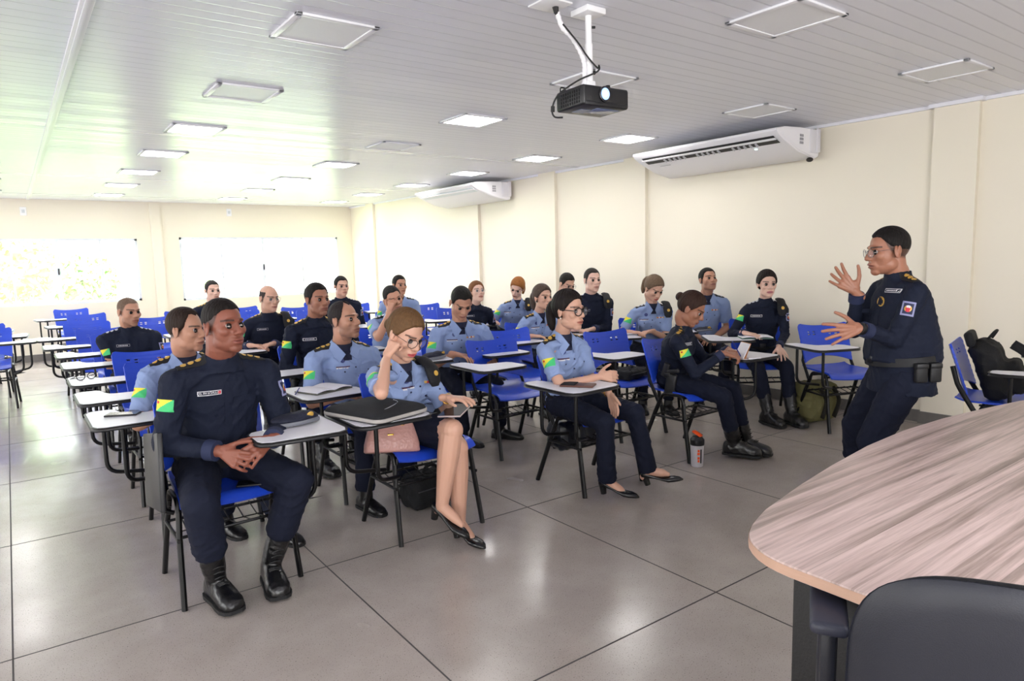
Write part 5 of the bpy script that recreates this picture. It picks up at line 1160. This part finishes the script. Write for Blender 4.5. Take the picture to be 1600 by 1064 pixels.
# handbag on the seat
t = thing('handbag', 'pink crocodile-pattern leather handbag leaning on the chair of the woman in the skirt', 'handbag', (1.49, 3.08, .462), -.28)
t.rotation_euler = (-.34, .10, -.22); t.scale = (.9, .9, .9)
mb_ = mat('pink_crocodile_leather', '#BC8E86', .35, spec=.5); nt = mb_.node_tree; n = nt.nodes; L = nt.links
vo = n.new('ShaderNodeTexVoronoi'); vo.inputs['Scale'].default_value = 55; tc = n.new('ShaderNodeTexCoord'); L.new(tc.outputs['Object'], vo.inputs['Vector']); bp = n.new('ShaderNodeBump'); bp.inputs['Strength'].default_value = .6; bp.inputs['Distance'].default_value = .004; L.new(vo.outputs['Distance'], bp.inputs['Height']); L.new(bp.outputs[0], n['Principled BSDF'].inputs['Normal'])
b = MB(); rings = []
for z, hw, hd in ((0, .150, .045), (.008, .158, .052), (.05, .155, .054), (.11, .140, .046), (.165, .122, .030), (.20, .112, .016), (.205, .108, .010)):
    rings.append([(hw * math.copysign(abs(math.cos(a)) ** .35, math.cos(a)), hd * math.copysign(abs(math.sin(a)) ** .6, math.sin(a)), z) for a in np.linspace(0, 2 * PI, 36, endpoint=False)])
b.loft(rings); b.build('bag_body', mb_, t, ang=60)
for sy in (-1, 1):
    b = MB(); b.tube(smoothpath([(-.055, sy * .028, .165), (-.065, sy * .055, .20), (-.02, sy * .075, .225 if sy > 0 else .19), (.035, sy * .07, .21 if sy > 0 else .18), (.055, sy * .028, .165)], 6), .0055, 10); b.build('handle', mat('handle_dark_pink', '#6A4640', .4), t, ang=180)
    b = MB()
    for sx in (-.055, .055): b.tube([(sx + .011 * math.cos(a), sy * .034, .160 + .013 * math.sin(a)) for a in np.linspace(0, 2 * PI, 15)], .0022, 6)
    b.build('ring', mat('gold_metal', '#D9A94A', .25, .9), t, ang=180)
b = MB(); b.box((-.02, -.055, .095), (.035, .004, .009), bev=.001); b.build('plate', mat('gold_metal', '#D9A94A', .25, .9), t)
# soft bags
def softbag(x, y, z, a, size, label, color=None, seed=1, name='bag', extra=True):
    t = thing(name, label, 'bag', (x, y, z), a); sx, sy, sz = size; b = MB(); b.box((0, 0, sz / 2), (sx, sy, sz), bev=min(size) * .3, seg=4); b.ell((0, 0, sz * .45), (sx * .54, sy * .58, sz * .42), None, 24, 16)
    me = remesh(b, .009, 6); wrinkle(me, .018, seed, .45); v = getv(me); v[:, 2] = np.maximum(v[:, 2], .001); setv(me, v); link('bag_body', me, color or MBK, t, True, 180)
    if extra:
        b = MB(); b.tube(smoothpath([(-sx * .25, -sy * .3, sz * .9), (-sx * .1, -sy * .1, sz * 1.12), (sx * .12, 0, sz * 1.1), (sx * .25, sy * .1, sz * .88)], 6), .009, 8); b.build('handle', MBK, t, ang=180)
        b = MB(); b.tube(smoothpath([(-sx * .4, -sy * .46, sz * .6), (0, -sy * .60, sz * .66), (sx * .4, -sy * .46, sz * .6)], 6), .003, 6); b.build('zip', mat('zip_dark', '#3A3A40', .4), t, ang=180)
    return t
softbag(1.88, 3.42, 0, .1, (.34, .20, .21), 'black bag on the floor under the chair of the woman in the skirt', seed=4)
softbag(2.88, 3.26, .20, 0, (.38, .20, .20), 'dark flat bag hanging below the seat of the woman with thick glasses', mat('dark_blue_leather', '#10131F', .35), seed=5, extra=False)
softbag(3.93, 3.78, .455, .2, (.32, .20, .08), 'black bag lying on the empty seat behind the writing woman', seed=6)
OL = mat('olive_canvas', '#6E6A44', .9, bump=(120, .4), var=(10, .15))
t = softbag(5.40, 3.06, 0, -.3, (.36, .24, .34), 'olive green canvas backpack on the floor under the empty chair by the right wall', OL, seed=9, name='backpack', extra=False)
b = MB(); b.tube(smoothpath([(-.06, -.13, .30), (-.05, -.19, .2), (-.05, -.15, .05)], 6), [(.006, .02)] * 13, 8); b.tube(smoothpath([(.08, -.12, .30), (.09, -.18, .2), (.08, -.14, .05)], 6), [(.006, .02)] * 13, 8); b.build('strap', mat('strap_dark', '#26241C', .8), t, ang=180)
softbag(-.50, 10.0, 0, .1, (.30, .22, .18), 'dark bag on the floor under the chairs left of the aisle', seed=10)
softbag(.82, 5.62, 0, .2, (.28, .2, .2), 'patterned grey bag under an empty chair of the aisle column', mat('grey_print', '#8C8C90', .8, var=(60, .8)), seed=12)
# big black backpack on the chair at the right edge
t = thing('backpack', 'large black backpack leaning on the blue chair at the right picture edge', 'backpack', (5.06, 1.56, .465), math.radians(14)); t.rotation_euler = (-.30, 0, math.radians(14))
b = MB(); b.box((0, .04, .19), (.30, .17, .37), bev=.07, seg=5); b.box((0, -.07, .13), (.24, .10, .22), bev=.04, seg=4); b.ell((0, .05, .32), (.15, .09, .09), None, 24, 14)
me = remesh(b, .008, 6); wrinkle(me, .014, 8, .5); v = getv(me); v[:, 2] = np.maximum(v[:, 2], 0.0); setv(me, v); link('bag_body', me, mat('backpack_black', '#08080A', .8, bump=(140, .4)), t, True, 180)
for sx in (-.07, .07):
    b = MB(); b.tube(smoothpath([(sx, -.10, .33), (sx, -.16, .24), (sx * 1.1, -.15, .10), (sx * 1.2, -.12, .02)], 6), [(.006, .022)] * 19, 10); b.build('strap', MBK, t, ang=180)
b = MB(); b.box((-.02, .10, .42), (.22, .05, .10), bev=.02, seg=3); b.build('top_pad', MBK, t)
b = MB(); b.tube(smoothpath([(-.03, .02, .39), (-.02, -.03, .43), (.04, -.04, .43), (.06, .0, .39)], 6), .008, 8); b.build('handle', MBK, t, ang=180)
b = MB()
for k in range(3): b.box((.03, -.125, .10 + .07 * k), (.03, .01, .014), bev=.002)
b.build('buckle', mat('buckle_grey', '#55565C', .3), t)
# shaker bottle
t = thing('shaker_bottle', 'frosted shaker bottle with black lid and orange cap, standing on the floor', 'bottle', (3.64, 2.88, 0))
k_ = 1.0
b = MB(); b.tube([(0, 0, 0), (0, 0, .004), (0, 0, .02), (0, 0, .15), (0, 0, .152)], [.036, .040, .041, .045, .043], 28); b.build('body', mat('frosted_plastic', '#C9C6CC', .35, alpha=.93), t)
b = MB(); b.tube([(0, 0, .148), (0, 0, .150), (0, 0, .185), (0, 0, .195), (0, 0, .205)], [.046, .047, .047, .038, .030], 28); b.tube([(.008, -.014, .195), (.010, -.018, .222)], [.018, .016], 16); b.build('lid', MBLK, t)
MO = mat('cap_orange', '#F0561E', .35)
b = MB(); b.box((.0, 0, .224), (.034, .072, .014), rot=rx3(.35), bev=.006, seg=3); b.build('flip_cap', MO, t)
b = MB(); dirc = -np.array((.59, .80, 0))
def onb(u, z, o=.0462): a = math.atan2(dirc[1], dirc[0]) + u; r = .0415 + .004 * (z / .15) + o - .045; return (r * math.cos(a), r * math.sin(a), z)
for zz, w_, m_ in ((.115, .30, 0), (.095, .38, 0), (.065, .34, 0), (.045, .28, 0)):
    b.grid(lambda u, v, zz=zz, w_=w_: onb(-.05 - w_ * .5 + w_ * u, zz - .008 + .016 * v), 4, 1, .0012, m=0)
b.grid(lambda u, v: onb(.22 + .20 * u, .030 + .095 * v), 3, 3, .0012, m=1)
b.build('printed_label', [MO, mat('print_black', '#18181A', .4)], t, smooth=False)
